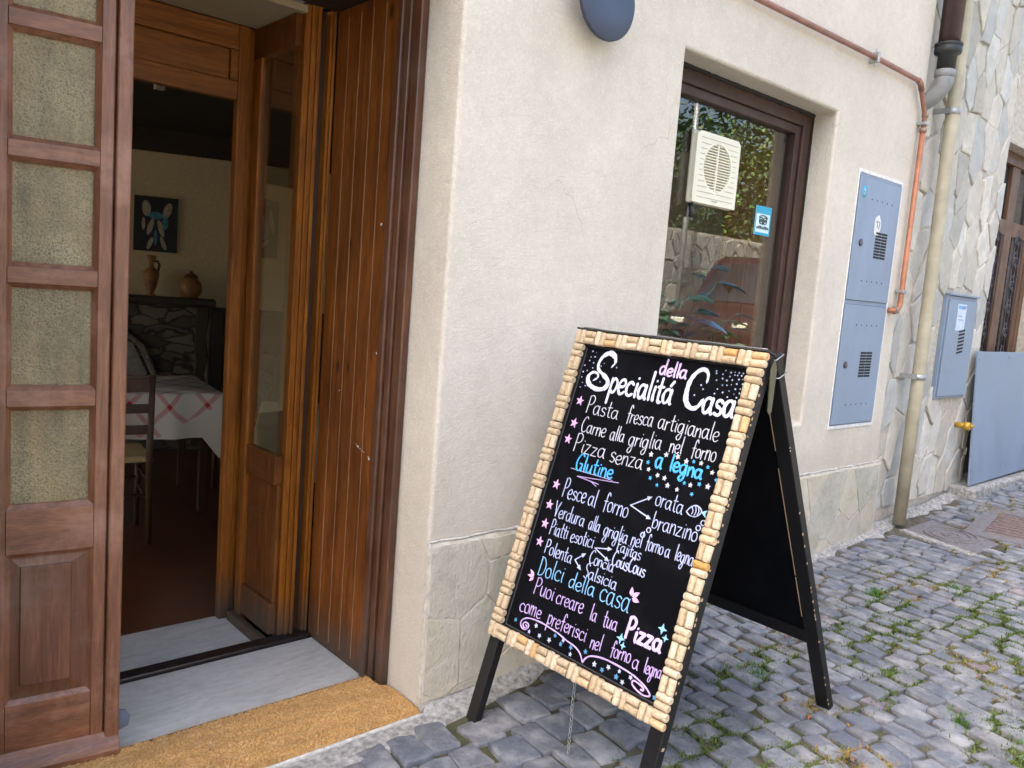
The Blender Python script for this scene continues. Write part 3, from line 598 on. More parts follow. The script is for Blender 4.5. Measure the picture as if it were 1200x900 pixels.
# ------------------------------------------------------------------ inside the restaurant
f = MB(); f.box(-6.7, 3.25, 1.229, 8.9, -.2, -.034); f.box(-6.7, -1.36, .3, 1.229, -.2, -.034); f.box(.0, 3.25, .3, 1.229, -.2, -.034); struct(f, 'interior_floor', M['tile'])
f = MB(); f.box(-6.7, 3.25, 1.232, 8.9, 2.64, 2.7); f.box(.0, 3.25, .31, 1.232, 2.64, 2.7); struct(f, 'interior_ceiling', M['roomceil'])
BW = rot(.8, 5.0, R(-19.54))            # the oblique back wall: local x along it, local -y into the room
f = MB(); f.box(-5, 4.2, 0, .2, -.1, 2.64, fr=BW); struct(f, 'interior_wall', M['roomwall'])
f = MB(); f.box(-5, 4.2, -.07, -.002, 2.47, 2.64, fr=BW); f.box(-5, 4.2, -.09, -.071, 2.45, 2.49, fr=BW); tag(solo(f, 'cornice_beam', M['darkwoodx'], (.8, 4.9, 2.45)), 'black timber beam along the top of the cream wall', 'beam')
f = MB()
for i in range(26): f.box(.33 + i * .115, .33 + i * .115 + .113, -.03, -.003, -.034, 1.15, fr=BW)
f.box(.33, 3.3, -.042, -.003, 1.152, 1.185, fr=BW); tag(solo(f, 'wainscot', M['darkwood'], (1.9, 4.6, 0), bevel=.003), 'brown timber wainscot to the right of the fireplace', 'wainscot')
fp = thing('fireplace', 'dark brick fireplace with a long black mantelshelf', 'fireplace', BW(-.3, -.2, 0))
f = MB()
f.box(-1.6, .26, -.26, -.004, -.034, 1.20, fr=BW); f.build('brick_breast', M['brick'], fp)
f = MB(); f.box(-1.6, .36, -.33, -.004, 1.202, 1.255, fr=BW); f.build('mantelshelf', M['darkwoodx'], fp, bevel=.01)
f = MB(); f.prism([(.19, .0), (.31, .0), (.31, .5), (.285, .62), (.31, .78), (.29, .95), (.31, 1.1), (.31, 1.2), (.21, 1.2), (.20, .9), (.215, .7), (.19, .5)], -.30, -.262, lambda a, b, c: BW(a, c, b)); f.build('carved_side', M['darkwoodx'], fp, bevel=.008)
f = MB(); f.prism([(-.75, .3), (-.10, .3), (-.16, .62), (-.27, .86), (-.43, .95), (-.6, .9), (-.72, .7)], -.275, -.262, lambda a, b, c: BW(a, c, b)); f.build('fire_screen', plain('grey hearth screen', (.20, .19, .165), .6, var=.2), fp, bevel=.006)
f = MB(); f.tube([BW(a, -.285, b) for a, b in ((-.06, .3), (-.10, .6), (-.2, .84), (-.36, .98), (-.55, .97))], .03, 8); f.build('arch_trim', plain('tarnished arch trim', (.18, .16, .12), .5, .5, .6, 60), fp)
# paintings
def painting(name, lab, x0, x1, z0, z1, shapes):
    t = thing(name, lab, 'painting', BW((x0 + x1) / 2, -.01, z0)); f = MB(); f.box(x0, x1, -.035, -.004, z0, z1, fr=BW); f.build('canvas', M['canvas'], t, bevel=.003)
    for mat_, pts in shapes:
        f = MB(); f.prism(pts, -.0375, -.0352, lambda a, b, c: BW(x0 + (x1 - x0) * a, c, z0 + (z1 - z0) * b)); f.build('painted_figure', M[mat_], t)
bl_ = lambda cx, cz, a, b, rz=0: [(cx + a * math.cos(t) * math.cos(rz) - b * math.sin(t) * math.sin(rz), cz + a * math.cos(t) * math.sin(rz) + b * math.sin(t) * math.cos(rz)) for t in [2 * math.pi * i / 12 for i in range(12)]]
xl = lambda px: (px)                    # metres along the back wall
painting('wall_painting', 'dark painting of pale winged figures hung above the two clay pots', -.30, .04, 1.628, 2.085,
    [('figure', bl_(.28, .78, .10, .15, .2)), ('figure', bl_(.76, .76, .09, .16, -.5)), ('figblue', bl_(.5, .66, .17, .07)), ('figblue', bl_(.72, .55, .07, .14)), ('figure', bl_(.38, .45, .06, .17, -.4)), ('figure', bl_(.62, .43, .06, .17, .4)), ('figblue', bl_(.5, .26, .04, .15)), ('figure', bl_(.38, .15, .05, .13, -.5)), ('figure', bl_(.68, .16, .05, .14, .5)), ('figure', bl_(.22, .5, .04, .12))])
painting('wall_painting', 'dark painting with a blue curl seen through the vestibule side glass', .56, .87, 1.65, 2.165, [('figblue', bl_(.55, .5, .22, .22)), ('figure', bl_(.82, .62, .05, .22, .3)), ('figure', bl_(.6, .22, .20, .04, .5))])
# pots on the mantel
t = thing('amphora', 'tall slim ochre jug with one handle on the mantelshelf', 'jug', BW(-.152, -.18, 1.255)); c0 = BW(-.152, -.18, 1.255)
f = MB(); f.lathe(c0, [(.0, 0), (.034, 0), (.038, .012), (.024, .03), (.048, .09), (.064, .17), (.062, .2), (.04, .225), (.02, .245), (.02, .29), (.034, .31), (.036, .335), (.028, .34), (.0, .335)], 22); f.build('body', M['terra'], t)
f = MB(); f.tube([(c0[0] + .055, c0[1], c0[2] + .21), (c0[0] + .066, c0[1], c0[2] + .26), (c0[0] + .05, c0[1], c0[2] + .295), (c0[0] + .018, c0[1], c0[2] + .29)], .010, 7); f.build('handle', M['terradark'], t)
t = thing('lidded_pot', 'squat round clay pot with a lid on the mantelshelf', 'pot', BW(.16, -.18, 1.255)); c0 = BW(.16, -.18, 1.255)
f = MB(); f.lathe(c0, [(.0, 0), (.05, 0), (.085, .05), (.093, .09), (.08, .14), (.055, .17), (.045, .175), (.0, .175)], 22); f.build('body', M['terra'], t)
f = MB(); f.lathe(c0, [(.056, .172), (.058, .18), (.042, .205), (.015, .215), (.012, .23), (.0, .235)], 22); f.build('lid', M['terradark'], t)
# spot lamp bar under the ceiling
t = thing('ceiling_spot', 'small pale spot lamp bar fixed under the dark ceiling', 'lamp', (.0, 2.9, 2.45))
f = MB(); f.tube([(.0, 2.9, 2.62), (.28, 2.86, 2.62)], .012, 8); f.build('bar', M['ivorydark'], t)
f = MB(); f.box(-.05, .0, 2.86, 2.91, 2.55, 2.638); f.build('spot_head', M['ivorydark'], t)
# tables, cloths, chairs
def table(cx, cy, rz, lab, labc, w=.86, dpt=.86, mcl='cloth'):
    t = thing('dining_table', lab, 'table', (cx, cy, 0), 'dining tables'); t.rotation_euler = (0, 0, rz)
    loc = lambda x, y, z: (cx + x, cy + y, z)
    f = MB(); f.box(-w / 2 + .01, w / 2 - .01, -dpt / 2 + .01, dpt / 2 - .01, .715, .745, fr=loc); f.build('tabletop', M['chairwood'], t)
    for sx in (-1, 1):
        for sy in (-1, 1):
            f = MB(); f.box(sx * (w / 2 - .09) - .025, sx * (w / 2 - .09) + .025, sy * (dpt / 2 - .09) - .025, sy * (dpt / 2 - .09) + .025, -.036, .715, fr=loc); f.build('leg', M['darkwood'], t, bevel=.004)
    f = MB(); n = 28; rg = random.Random(5)   # cloth: top grid, then a wavy skirt
    per = []
    for i in range(n): per.append((-w / 2 + w * i / n, -dpt / 2))
    for i in range(n): per.append((w / 2, -dpt / 2 + dpt * i / n))
    for i in range(n): per.append((w / 2 - w * i / n, dpt / 2))
    for i in range(n): per.append((-w / 2, dpt / 2 - dpt * i / n))
    N_ = len(per); rings = []
    for k, (off, z) in enumerate(((0, .7475), (.006, .742), (.012, .70), (.02, .62), (.03, .52), (.032, .47))):
        ring = []
        for i, (x, y) in enumerate(per):
            fx, fy = abs(x) / (w / 2), abs(y) / (dpt / 2); corner = max(0, min(fx, fy) - .72) / .28
            wob = math.sin(i * .45) * .010 * k / 3 + math.sin(i * 1.1) * .005 * k / 3
            nx_ = (x / (w / 2)) if fx >= .999 else x / (w / 2) * .1; ny_ = (y / (dpt / 2)) if fy >= .999 else y / (dpt / 2) * .1
            o_ = off + wob + corner * .05 * k / 5
            ring.append((cx + x + nx_ * o_, cy + y + ny_ * o_, z - (corner * .17 if k == 5 else corner * .09 if k == 4 else 0)))
        rings.append(ring)
    f.add([p for r_ in rings for p in r_] + [(cx, cy, .7478)], [(k * N_ + i, k * N_ + (i + 1) % N_, (k + 1) * N_ + (i + 1) % N_, (k + 1) * N_ + i) for k in range(5) for i in range(N_)] + [(i, (i + 1) % N_, 6 * N_) for i in range(N_)], True)
    o = solo(f, 'tablecloth', M[mcl], (cx, cy, 0)); o.rotation_euler = (0, 0, rz); tag(o, labc, 'tablecloth', 'tablecloths')
table(.02, 3.27, R(-9), 'dining table under the red checked cloth in front of the fireplace', 'white tablecloth with red checked bands on the fireplace table')
table(.69, 1.82, R(-27.5), 'dining table seen through the vestibule side glass', 'plain white tablecloth seen through the vestibule side glass', .9, .9, 'cloth2')
def chair():
    t = thing('dining_chair', '', 'chair', (0, 0, 0), 'dining chairs')
    for sx in (-1, 1):
        f = MB(); f.tube([(sx * .19, -.19, -.036), (sx * .185, -.18, .44), (sx * .18, -.245, .93)], [.015, .019, .016], 8); f.build('back_post', M['chairwood'], t)
        f = MB(); f.tube([(sx * .20, .19, -.036), (sx * .20, .18, .46)], [.014, .019], 8); f.build('front_leg', M['chairwood'], t)
        for z_ in (.22, .33): f = MB(); f.tube([(sx * .187, -.18, z_), (sx * .2, .18, z_)], .010, 7); f.build('stretcher', M['chairwood'], t)
    for y_, z_ in ((.18, .27), (-.18, .25)): f = MB(); f.tube([(-.19, y_, z_), (.19, y_, z_)], .010, 7); f.build('stretcher', M['chairwood'], t)
    for z, h in ((.60, .05), (.72, .05), (.84, .075)):
        f = MB(); y0 = -.18 - (z - .44) * .13; f.box(-.175, .175, y0 - .009, y0 + .009, z, z + h); f.build('slat', M['chairwood'], t, bevel=.004)
    f = MB(); f.add([(-.21, -.19, .44), (.21, -.19, .44), (.225, .20, .44), (-.225, .20, .44), (-.2, -.18, .472), (.2, -.18, .472), (.215, .19, .472), (-.215, .19, .472), (0, 0, .462)], [(0, 1, 5, 4), (1, 2, 6, 5), (2, 3, 7, 6), (3, 0, 4, 7), (4, 5, 8), (5, 6, 8), (6, 7, 8), (7, 4, 8)]); f.build('seat', M['rush'], t, bevel=.01)
    return t
ch = chair(); ch.location = (-.36, 2.57, 0); ch.rotation_euler = (0, 0, R(-6)); ch['label'] = 'ladder back chair with rush seat, nearest the doorway'
c2 = copy_tree(ch); c2.location = (.80, 3.55, 0); c2.rotation_euler = (0, 0, R(80)); c2['label'] = 'ladder back chair at the right side of the checked table'
# things seen through the window: trailing houseplant
def foliage(mb, c, d, L, wd, col, fold=.25):
    d = Vector(d).normalized(); up = Vector((random.uniform(-.5, .5), random.uniform(-.5, .5), 1)); s_ = d.cross(up).normalized(); nn = s_.cross(d); c = Vector(c); mb.cur = col
    ps_ = [(0, 0), (.25, .8), (.55, 1), (.82, .55), (1, 0)]; vs_ = []
    for t, w_ in ps_:
        b = c + d * L * t - Vector((0, 0, 1)) * L * .25 * t * t; vs_ += [b + s_ * wd * w_ * .5 + nn * wd * fold * w_, b, b - s_ * wd * w_ * .5 + nn * wd * fold * w_]
    mb.add(vs_, [(3 * i + k, 3 * i + k + 1, 3 * i + k + 4, 3 * i + k + 3) for i in range(4) for k in (0, 1)], True)
def houseplant(name, lab, base, stems, leafn, L, cols, seed, group=None):
    random.seed(seed); t = thing(name, lab, 'houseplant', base, group)
    f = MB(); f.lathe(base, [(.0, 0), (.06, 0), (.085, .12), (.09, .125), (.08, .125), (.0, .11)], 16); f.build('pot', M['terra'], t)
    st = MB(); lv = MB()
    for tip in stems:
        p0 = Vector(base) + Vector((random.uniform(-.03, .03), random.uniform(-.03, .03), .11)); p1 = Vector(tip); mid = p0.lerp(p1, .5) + Vector((random.uniform(-.03, .03), random.uniform(-.02, .02), .05))
        cv = spline([tuple(p0), tuple(mid), tuple(p1)], 6); st.tube(cv, [.005 * (1 - .6 * i / len(cv)) for i in range(len(cv))], 6)
        for k in range(leafn):
            q = cv[int((.35 + .65 * k / max(1, leafn - 1)) * (len(cv) - 1))]; a = k * 2.4 + random.uniform(-.4, .4)
            foliage(lv, q, (math.cos(a), math.sin(a), random.uniform(-.1, .7)), L * random.uniform(.7, 1.2), L * .36, tuple(c * random.uniform(.7, 1.3) for c in random.choice(cols)))
    st.build('stem', M['plant'] if False else plain('green stem', (.10, .14, .05), .6), t); lv.build('foliage', M['plant'], t, fix=False)
houseplant('houseplant', 'leafy green houseplant crowded into the left corner of the window', (1.40, .34, .94), [(1.33, .24, 1.46), (1.40, .22, 1.54), (1.46, .23, 1.44), (1.53, .24, 1.40), (1.44, .28, 1.60), (1.38, .3, 1.40), (1.50, .28, 1.50)], 9, .16, [(.10, .21, .07), (.15, .27, .10), (.06, .14, .06)], 21, 'houseplants on the window sill')
houseplant('houseplant', 'houseplant arching blue green leaves across the middle of the window', (1.70, .36, .94), [(1.64, .22, 1.56), (1.80, .22, 1.72), (1.90, .22, 1.66), (1.74, .22, 1.50)], 6, .17, [(.06, .17, .16), (.08, .20, .17), (.05, .13, .14)], 22, 'houseplants on the window sill')
houseplant('houseplant', 'short spiky houseplant with pale upright leaves by the pine lining', (2.02, .32, .94), [(1.92, .24, 1.42), (2.0, .24, 1.46), (2.08, .24, 1.42), (2.14, .26, 1.50)], 6, .15, [(.19, .29, .10), (.14, .23, .09)], 23, 'houseplants on the window sill')
# extractor fan set in the pane
fan = thing('extractor_fan', 'ivory square extractor fan with a round grille set in the window pane', 'extractor fan', (1.70, .14, 2.03))
x0, x1, z0, z1 = 1.52, 1.879, 2.028, 2.36
f = MB(); f.box(x0 - .004, x1 + .004, .166, .185, z0 - .004, z1 + .004); f.build('housing', M['ivorydark'], fan, bevel=.012, seg=3)
f = MB(); hw = .0085; cx, cz, rr = 1.702, 2.205, .112
n_s = 48; fr_in = [(cx + rr * math.cos(2 * math.pi * i / n_s), cz + rr * math.sin(2 * math.pi * i / n_s)) for i in range(n_s)]
def sq(i):
    a = 2 * math.pi * i / n_s; dx, dz = math.cos(a), math.sin(a); t = min(((x1 - cx) / dx if dx > 0 else (x0 - cx) / dx) if abs(dx) > 1e-6 else 9, ((z1 - cz) / dz if dz > 0 else (z0 - cz) / dz) if abs(dz) > 1e-6 else 9); return (cx + dx * t, cz + dz * t)
outp = [sq(i) for i in range(n_s)]
vs_ = [(a, .146, b) for a, b in outp] + [(a, .146, b) for a, b in fr_in] + [(a, .178, b) for a, b in outp] + [(a, .178, b) for a, b in fr_in]
f.add(vs_, [(i, (i + 1) % n_s, n_s + (i + 1) % n_s, n_s + i) for i in range(n_s)] + [(2 * n_s + i, 2 * n_s + (i + 1) % n_s, (i + 1) % n_s, i) for i in range(n_s)] + [(n_s + i, n_s + (i + 1) % n_s, 3 * n_s + (i + 1) % n_s, 3 * n_s + i) for i in range(n_s)])
# corner fill for the square sides
for (a, b) in ((x0, z0), (x1, z0), (x1, z1), (x0, z1)):
    pass
fo = f.build('front_cover', M['ivory'], fan, bevel=0)
f = MB()
for i in range(17):
    zz = cz - rr + 2 * rr * (i + .5) / 17; h = math.sqrt(max(0, rr * rr - (zz - cz) ** 2)); f.box(cx - h - .002, cx + h + .002, .150, .160, zz - .0033, zz + .0033)
f.box(cx - .005, cx + .005, .148, .161, cz - rr, cz + rr); f.build('grille', M['ivory'], fan, bevel=.0015, seg=1)
f = MB()
for i in range(12):
    zz = z0 + .028 + (z1 - z0 - .056) * i / 11; h = math.sqrt(max(0, (rr + .012) ** 2 - (zz - cz) ** 2)) if abs(zz - cz) < rr + .012 else 0
    if h: f.box(x0 + .035, cx - h, .1448, .1458, zz - .0016, zz + .0016); f.box(cx + h, x1 - .025, .1448, .1458, zz - .0016, zz + .0016)
    else: f.box(x0 + .035, x1 - .025, .1448, .1458, zz - .0016, zz + .0016)
f.box(1.68, 1.725, .1448, .1458, 2.043, 2.050); f.build('groove', plain('ivory shadow groove', (.42, .39, .28), .6, bump=0), fan)
f = MB(); f.lathe(None, [(.0, 0), (rr - .004, 0), (rr - .004, .006), (.0, .006)], 30, fr=lambda a, b, c: (cx + a, .176 + c, cz + b)); f.build('fan_well', plain('fan well', (.085, .062, .038), .7, bump=0), fan)
f = MB()
for i in range(5):
    a = i * 2 * math.pi / 5; f.add([(cx + .02 * math.cos(a), .170, cz + .02 * math.sin(a)), (cx + .1 * math.cos(a - .3), .166, cz + .1 * math.sin(a - .3)), (cx + .1 * math.cos(a + .35), .173, cz + .1 * math.sin(a + .35))], [(0, 1, 2)])
f.build('fan_blade', plain('fan blade', (.20, .16, .10), .5, bump=0), fan, fix=False)
f = MB(); f.tube([(1.56, .18, 2.03), (1.56, .17, 1.99), (1.56, .17, 1.96)], .012, 8); f.build('cable_clip', M['rubber'], fan)
# round sticker card on the pane with an owl face
st = thing('window_sticker', 'cyan and white owl faced sticker on the window pane', 'sticker', (2.20, .183, 1.93))
f = MB(); f.box(2.135, 2.283, .1835, .1855, 1.936, 2.087); f.build('card', M['stkwhite'], st)
f = MB(); f.box(2.135, 2.283, .1822, .1834, 2.048, 2.087); f.box(2.135, 2.283, .1822, .1834, 1.936, 1.950); f.box(2.135, 2.143, .1822, .1834, 1.951, 2.047); f.box(2.275, 2.283, .1822, .1834, 1.951, 2.047); f.build('coloured_band', M['stkblue'], st)
f = MB(); ring = lambda cx_, cz_, r_: f.tube([(cx_ + r_ * math.cos(2 * math.pi * i / 20), .182, cz_ + r_ * math.sin(2 * math.pi * i / 20)) for i in range(21)], .0026, 6)
ring(2.191, 2.012, .017); ring(2.228, 2.012, .017); ring(2.191, 2.012, .006); ring(2.228, 2.012, .006)
f.tube([(2.168, .182, 2.026), (2.182, .182, 2.036), (2.210, .182, 2.040), (2.237, .182, 2.036), (2.252, .182, 2.026)], .0026, 6); f.tube([(2.205, .182, 2.0), (2.21, .182, 1.991), (2.215, .182, 2.0)], .0026, 6)
for i in range(7): f.box(2.155 + i * .017, 2.155 + i * .017 + .011, .1818, .1833, 1.968, 1.968 + (.016 if i % 3 else .011))
f.build('owl_mark', M['stkink'], st)
# ------------------------------------------------------------------ the stone clad neighbour
sh = thing('stone_clad_house', 'neighbouring house clad in pale crazy paving slabs with a grilled brown door', 'house', (3.56, .06, 0))
w = MB(); cells(w, [3.565, 5.27, 6.45, 12], [-.3, .2, 2.95, 5.2], .062, .5, {(1, 1)}); w.build('wall', M['mortar'], sh)
w = MB(); paving(w, 3.57, 5.265, .26, 4.2, .17, .30, .012, lambda a, b, c: (a, .062 - c, b), [(.64, .60, .52), (.56, .52, .43), (.50, .51, .48), (.46, .47, .44), (.68, .65, .58), (.46, .44, .38), (.58, .53, .44), (.53, .48, .40), (.55, .55, .51), (.61, .57, .48)], th=(.006, .022), holes=[(4.40, 5.0, .98, 1.76)], seed=5, skew=-.35)
w.build('stone_slab', M['slate'], sh)
w = MB(); paving(w, 6.46, 9, .36, 4.2, .24, .36, .016, lambda a, b, c: (a, .062 - c, b), [(.52, .51, .46), (.43, .42, .37), (.36, .39, .39), (.31, .34, .33), (.45, .42, .36)], th=(.006, .022), seed=6, skew=-.35); w.build('stone_slab', M['slate'], sh)
dr = MB(); dr.box(5.28, 5.37, .16, .24, .2, 2.95); dr.box(6.36, 6.44, .16, .24, .2, 2.95); dr.box(5.37, 6.36, .16, .24, 2.85, 2.95); dr.box(5.37, 6.36, .17, .22, .2, 1.25); dr.box(5.37, 5.45, .17, .22, 1.25, 2.85); dr.box(5.78, 5.95, .17, .22, 1.25, 2.85); dr.box(6.28, 6.36, .17, .22, 1.25, 2.85); dr.box(5.45, 5.78, .17, .22, 2.30, 2.42); dr.box(5.95, 6.28, .17, .22, 2.30, 2.42)
M['door2'] = wood('old brown street door', (.055, .026, .014), (.12, .058, .03), (.20, .10, .055), 'z', .5)
dd = dr.build('door', M['door2'], sh, bevel=.006)
gg = MB(); gg.box(5.45, 5.78, .20, .206, 1.25, 2.85); gg.box(5.95, 6.28, .20, .206, 1.25, 2.85); gg.build('pane', M['vanglass'], dd)
gi = MB()
for xa in (5.45, 5.95):
    for i in range(4):
        x_ = xa + .045 + .08 * i; gi.tube([(x_, .175, 1.26), (x_, .175, 2.30)], .006, 6)
    for z_ in (1.30, 1.50, 1.70, 1.90, 2.10, 2.28):
        for s_ in (-1, 1):
            cxx = xa + .165; gi.tube([(cxx + s_ * (.01 + .055 * (1 - t / 14) * math.cos(t * .65)) , .17, z_ + .05 * math.sin(t * .65) * (1 - t / 16)) for t in range(13)], .006, 6)
            gi.tube([(cxx + s_ * .01, .17, z_ - .09), (cxx + s_ * .07, .17, z_), (cxx + s_ * .01, .17, z_ + .09)], .005, 6)
gi.build('grille', M['iron'], dd)
st_ = MB(); st_.box(5.0, 6.9, -.14, .4, .0, .315); struct(st_, 'doorstep', M['cement'], bevel=.02)
rf = MB(); rf.box(3.565, 12, -.25, 6, 5.22, 5.35); rf.build('roof', M['rooftile'], sh)
# ------------------------------------------------------------------ meter cabinets
def holes(par, x0, z, n, dx, y):
    for i in range(n): mb = MB(); mb.lathe(None, [(.0, 0), (.0048, 0), (.0048, .0008), (.0, .0008)], 8, fr=lambda a, b, c: (x0 + i * dx + a, y - c, z + b)); mb.build('rivet_hole', M['hole'], par)
mc = thing('meter_cabinet', 'tall blue grey pair of steel meter doors let into the plaster beside the window', 'meter cabinet', (3.12, 0, .885))
f = MB(); rg = random.Random(2)
for a, b, c, d in ((2.835, 2.846, .876, 2.372), (3.392, 3.408, .876, 2.372), (2.846, 3.392, .876, .896), (2.846, 3.392, 2.356, 2.376)): f.box(a, b, -.006, .002, c, d)
f.build('cement_border', M['whitepaint'], mc, bevel=.003)
f = MB(); f.box(2.847, 3.391, -.003, .002, .897, 2.355); f.build('frame', M['galv'], mc)
for z0, z1, up in ((.905, 1.612, 0), (1.640, 2.338, 1)):
    f = MB(); f.box(2.853, 3.384, -.011, -.0035, z0, z1); dr_ = f.build('door', M['galv'], mc, bevel=.002)
    f = MB(); f.box(2.85, 3.387, -.0034, -.003, z0 - .004, z1 + .004); f.build('door_gap', M['galvdark'], dr_)
    f = MB(); zc = z0 + (.355 if not up else .33)
    for c_ in range(2):
        for r_ in range(9): f.box(3.115 + .078 * c_, 3.115 + .078 * c_ + .072, -.0125, -.0112, zc - .075 + r_ * .0175, zc - .075 + r_ * .0175 + .012)
    f.build('vent', M['hole'], dr_)
    holes(dr_, 3.005, z0 + .115, 5, .066, -.0112); holes(dr_, 3.015, z1 - .115, 5, .066, -.0112)
    f = MB(); f.lathe(None, [(.0, 0), (.020, 0), (.020, .006), (.012, .007), (.0, .007)], 16, fr=lambda a, b, c: (2.935 + a, -.011 - c, zc + .0 + b)); f.build('lock', plain('dark lock', (.06, .04, .06), .4), dr_, bevel=0)
    if up:
        f = MB(); f.lathe(None, [(.0, 0), (.026, 0), (.026, .0008), (.0, .0008)], 18, fr=lambda a, b, c: (2.91 + a * .9, -.0112 - c, z1 - .085 + b * 1.3)); f.build('round_sticker', M['stkblue'], dr_)
        f = MB(); f.tube([(2.905, -.0128, z1 - .105), (2.912, -.0128, z1 - .07), (2.90, -.0128, z1 - .075)], .004, 6); f.build('sticker_mark', M['stkwhite'], dr_)
        f = MB(); zc2 = z1 - .255; pts = [(.042 * math.cos(t) * (1 + .10 * math.sin(3 * t + 1)), .060 * math.sin(t) * (1 + .08 * math.cos(5 * t))) for t in [2 * math.pi * i / 22 for i in range(22)]]
        f.prism([(3.12 + a, zc2 + b) for a, b in pts], -.0114, -.0124, lambda a, b, c: (a, c, b)); f.build('torn_label', M['whitepaint'], dr_)
        f = MB(); f.tube([(3.10, -.013, zc2 + .02), (3.115, -.013, zc2 + .03), (3.118, -.013, zc2 - .01)], .003, 6); f.tube([(3.13, -.013, zc2 + .025), (3.145, -.013, zc2 + .02), (3.135, -.013, zc2 - .02)], .003, 6); f.build('torn_print', M['galv'], dr_)
mb2 = thing('meter_cabinet', 'grey blue meter box with a paper notice on the stone wall', 'meter cabinet', (4.7, .06, 1.0))
f = MB(); f.box(4.425, 4.985, .03, .07, 1.0, 1.745); f.build('frame', M['galv'], mb2, bevel=.004)
f = MB(); f.box(4.445, 4.965, .018, .0295, 1.02, 1.715); f.box(4.42, 4.99, .010, .06, 1.746, 1.762); d2 = f.build('door', M['galv'], mb2, bevel=.003)
f = MB()
for r_ in range(7): f.prism([(0, 0), (.11, .012), (.11, .026), (0, .014)], .0165, .0178, lambda a, b, c: (4.68 + a, c, 1.33 + r_ * .026 + b))
f.build('vent', M['hole'], d2)
f = MB(); f.box(4.60, 4.76, .0165, .0178, 1.50, 1.69); f.build('paper_notice', plain('faded notice paper', (.50, .58, .66), .7, var=.1), d2)
f = MB(); f.box(4.61, 4.75, .0155, .0164, 1.655, 1.68); f.box(4.62, 4.70, .0155, .0164, 1.60, 1.607); f.box(4.62, 4.73, .0155, .0164, 1.575, 1.581); f.build('notice_print', plain('notice print', (.18, .33, .55), .7, bump=0), d2)
# ------------------------------------------------------------------ pipes
cp = thing('copper_pipe', 'thin aged copper gas pipe running over the window and down beside the meter doors', 'pipe', (3.5, 0, 1.59))
f = MB(); e = [(-1.0, -.035, 2.92), (1.6, -.035, 2.936), (2.828, -.035, 2.960), (3.34, -.035, 2.962), (3.385, -.035, 2.955), (3.41, -.035, 2.93), (3.50, -.035, 2.80), (3.512, -.035, 2.775), (3.512, -.035, 2.70)]
f.tube(e, .0145, 10); f.tube([(3.36, -.035, 2.963), (3.395, -.035, 2.95), (3.42, -.035, 2.918)], .0175, 10); f.build('upper_run', M['copper'], cp)
f = MB(); f.tube([(3.512, -.035, 2.70), (3.512, -.035, 1.66), (3.508, -.035, 1.635), (3.49, -.035, 1.61), (3.44, -.03, 1.60), (3.425, .0, 1.60)], .0165, 10); f.build('lower_run', M['coppero'], cp)
f = MB(); f.tube([(3.512, -.035, 2.715), (3.512, -.035, 2.69)], .022, 10); f.tube([(3.512, -.035, 2.80), (3.512, -.035, 2.78)], .02, 10); f.tube([(3.47, -.034, 1.602), (3.445, -.03, 1.60)], .024, 8); f.build('fitting', plain('soldered fitting', (.30, .22, .17), .6, .4, .3, 40, .3), cp)
for (px_, pz_, hor) in ((2.80, 2.96, 1), (3.512, 2.74, 0), (3.512, 1.72, 0), (1.0, 2.933, 1)):
    f = MB()
    if hor: f.box(px_ - .011, px_ + .011, -.056, .0, pz_ - .028, pz_ + .028); f.box(px_ - .006, px_ + .006, -.04, -.03, pz_ - .05, pz_ + .05)
    else: f.box(px_ - .026, px_ + .026, -.056, .0, pz_ - .010, pz_ + .010)
    f.build('clip', M['zinc'], cp, bevel=.004)
dp = thing('downpipe', 'brown downpipe ending in a black collar and a grey elbow on the stone wall', 'pipe', (3.62, -.06, 2.85))
cxp, cyp = 3.62, -.075
f = MB(); f.tube([(cxp, cyp, 3.22), (cxp, cyp, 7.1)], .062, 20); f.build('brown_pipe', M['brownpipe'], dp)
f = MB(); f.lathe((cxp, cyp, 3.075), [(.0, 0), (.052, 0), (.054, .085), (.074, .095), (.078, .105), (.078, .125), (.072, .135), (.080, .14), (.080, .152), (.066, .155), (.0, .155)], 24); f.build('rubber_collar', M['rubber'], dp)
f = MB(); f.tube([(cxp, cyp, 3.075), (cxp, cyp, 3.0), (cxp - .004, cyp + .02, 2.955), (cxp - .01, cyp + .055, 2.915), (cxp - .015, cyp + .10, 2.885), (cxp - .015, cyp + .15, 2.875)], [.054, .054, .052, .050, .048, .046], 18); f.lathe((cxp, cyp, 3.03), [(.053, 0), (.059, .004), (.059, .04), (.053, .044)], 20); f.build('elbow', M['greypvc'], dp)
kp = thing('drain_pipe', 'long khaki drain pipe standing on the cobbles in front of the stone wall', 'pipe', (3.9, -.03, gz(3.9)))
f = MB(); f.tube([(3.845, -.05, 7.0), (3.86, -.05, 3.6), (3.89, -.05, 2.0), (3.90, -.05, 1.16), (3.905, -.05, .18)], .041, 20); f.build('pipe', M['beige'], kp)
for z_ in (2.88, 1.18):
    xx = 3.875 if z_ > 2 else 3.90; f = MB(); f.tube([(xx, -.05, z_ - .018), (xx, -.05, z_ + .018)], .045, 20); f.box(xx - .062, xx - .045, -.06, .06, z_ - .016, z_ + .016); f.build('bracket', M['zinc'], kp)
# ------------------------------------------------------------------ round wall lamp
wl = thing('wall_lamp', 'slate blue disc shaped wall lamp high on the plaster', 'lamp', (.60, 0, 2.50))
f = MB(); f.lathe(None, [(.0, 0), (.142, 0), (.146, .003), (.146, .015), (.142, .018), (.0, .018)], 56, fr=lambda a, b, c: (.594 + a, -.07 - c, 2.635 + b)); f.build('disc', M['disc'], wl)
f = MB(); f.lathe(None, [(.0, 0), (.06, 0), (.06, .069), (.0, .069)], 28, fr=lambda a, b, c: (.594 + a, -.001 - c, 2.635 + b)); f.build('wall_mount', M['disc'], wl)
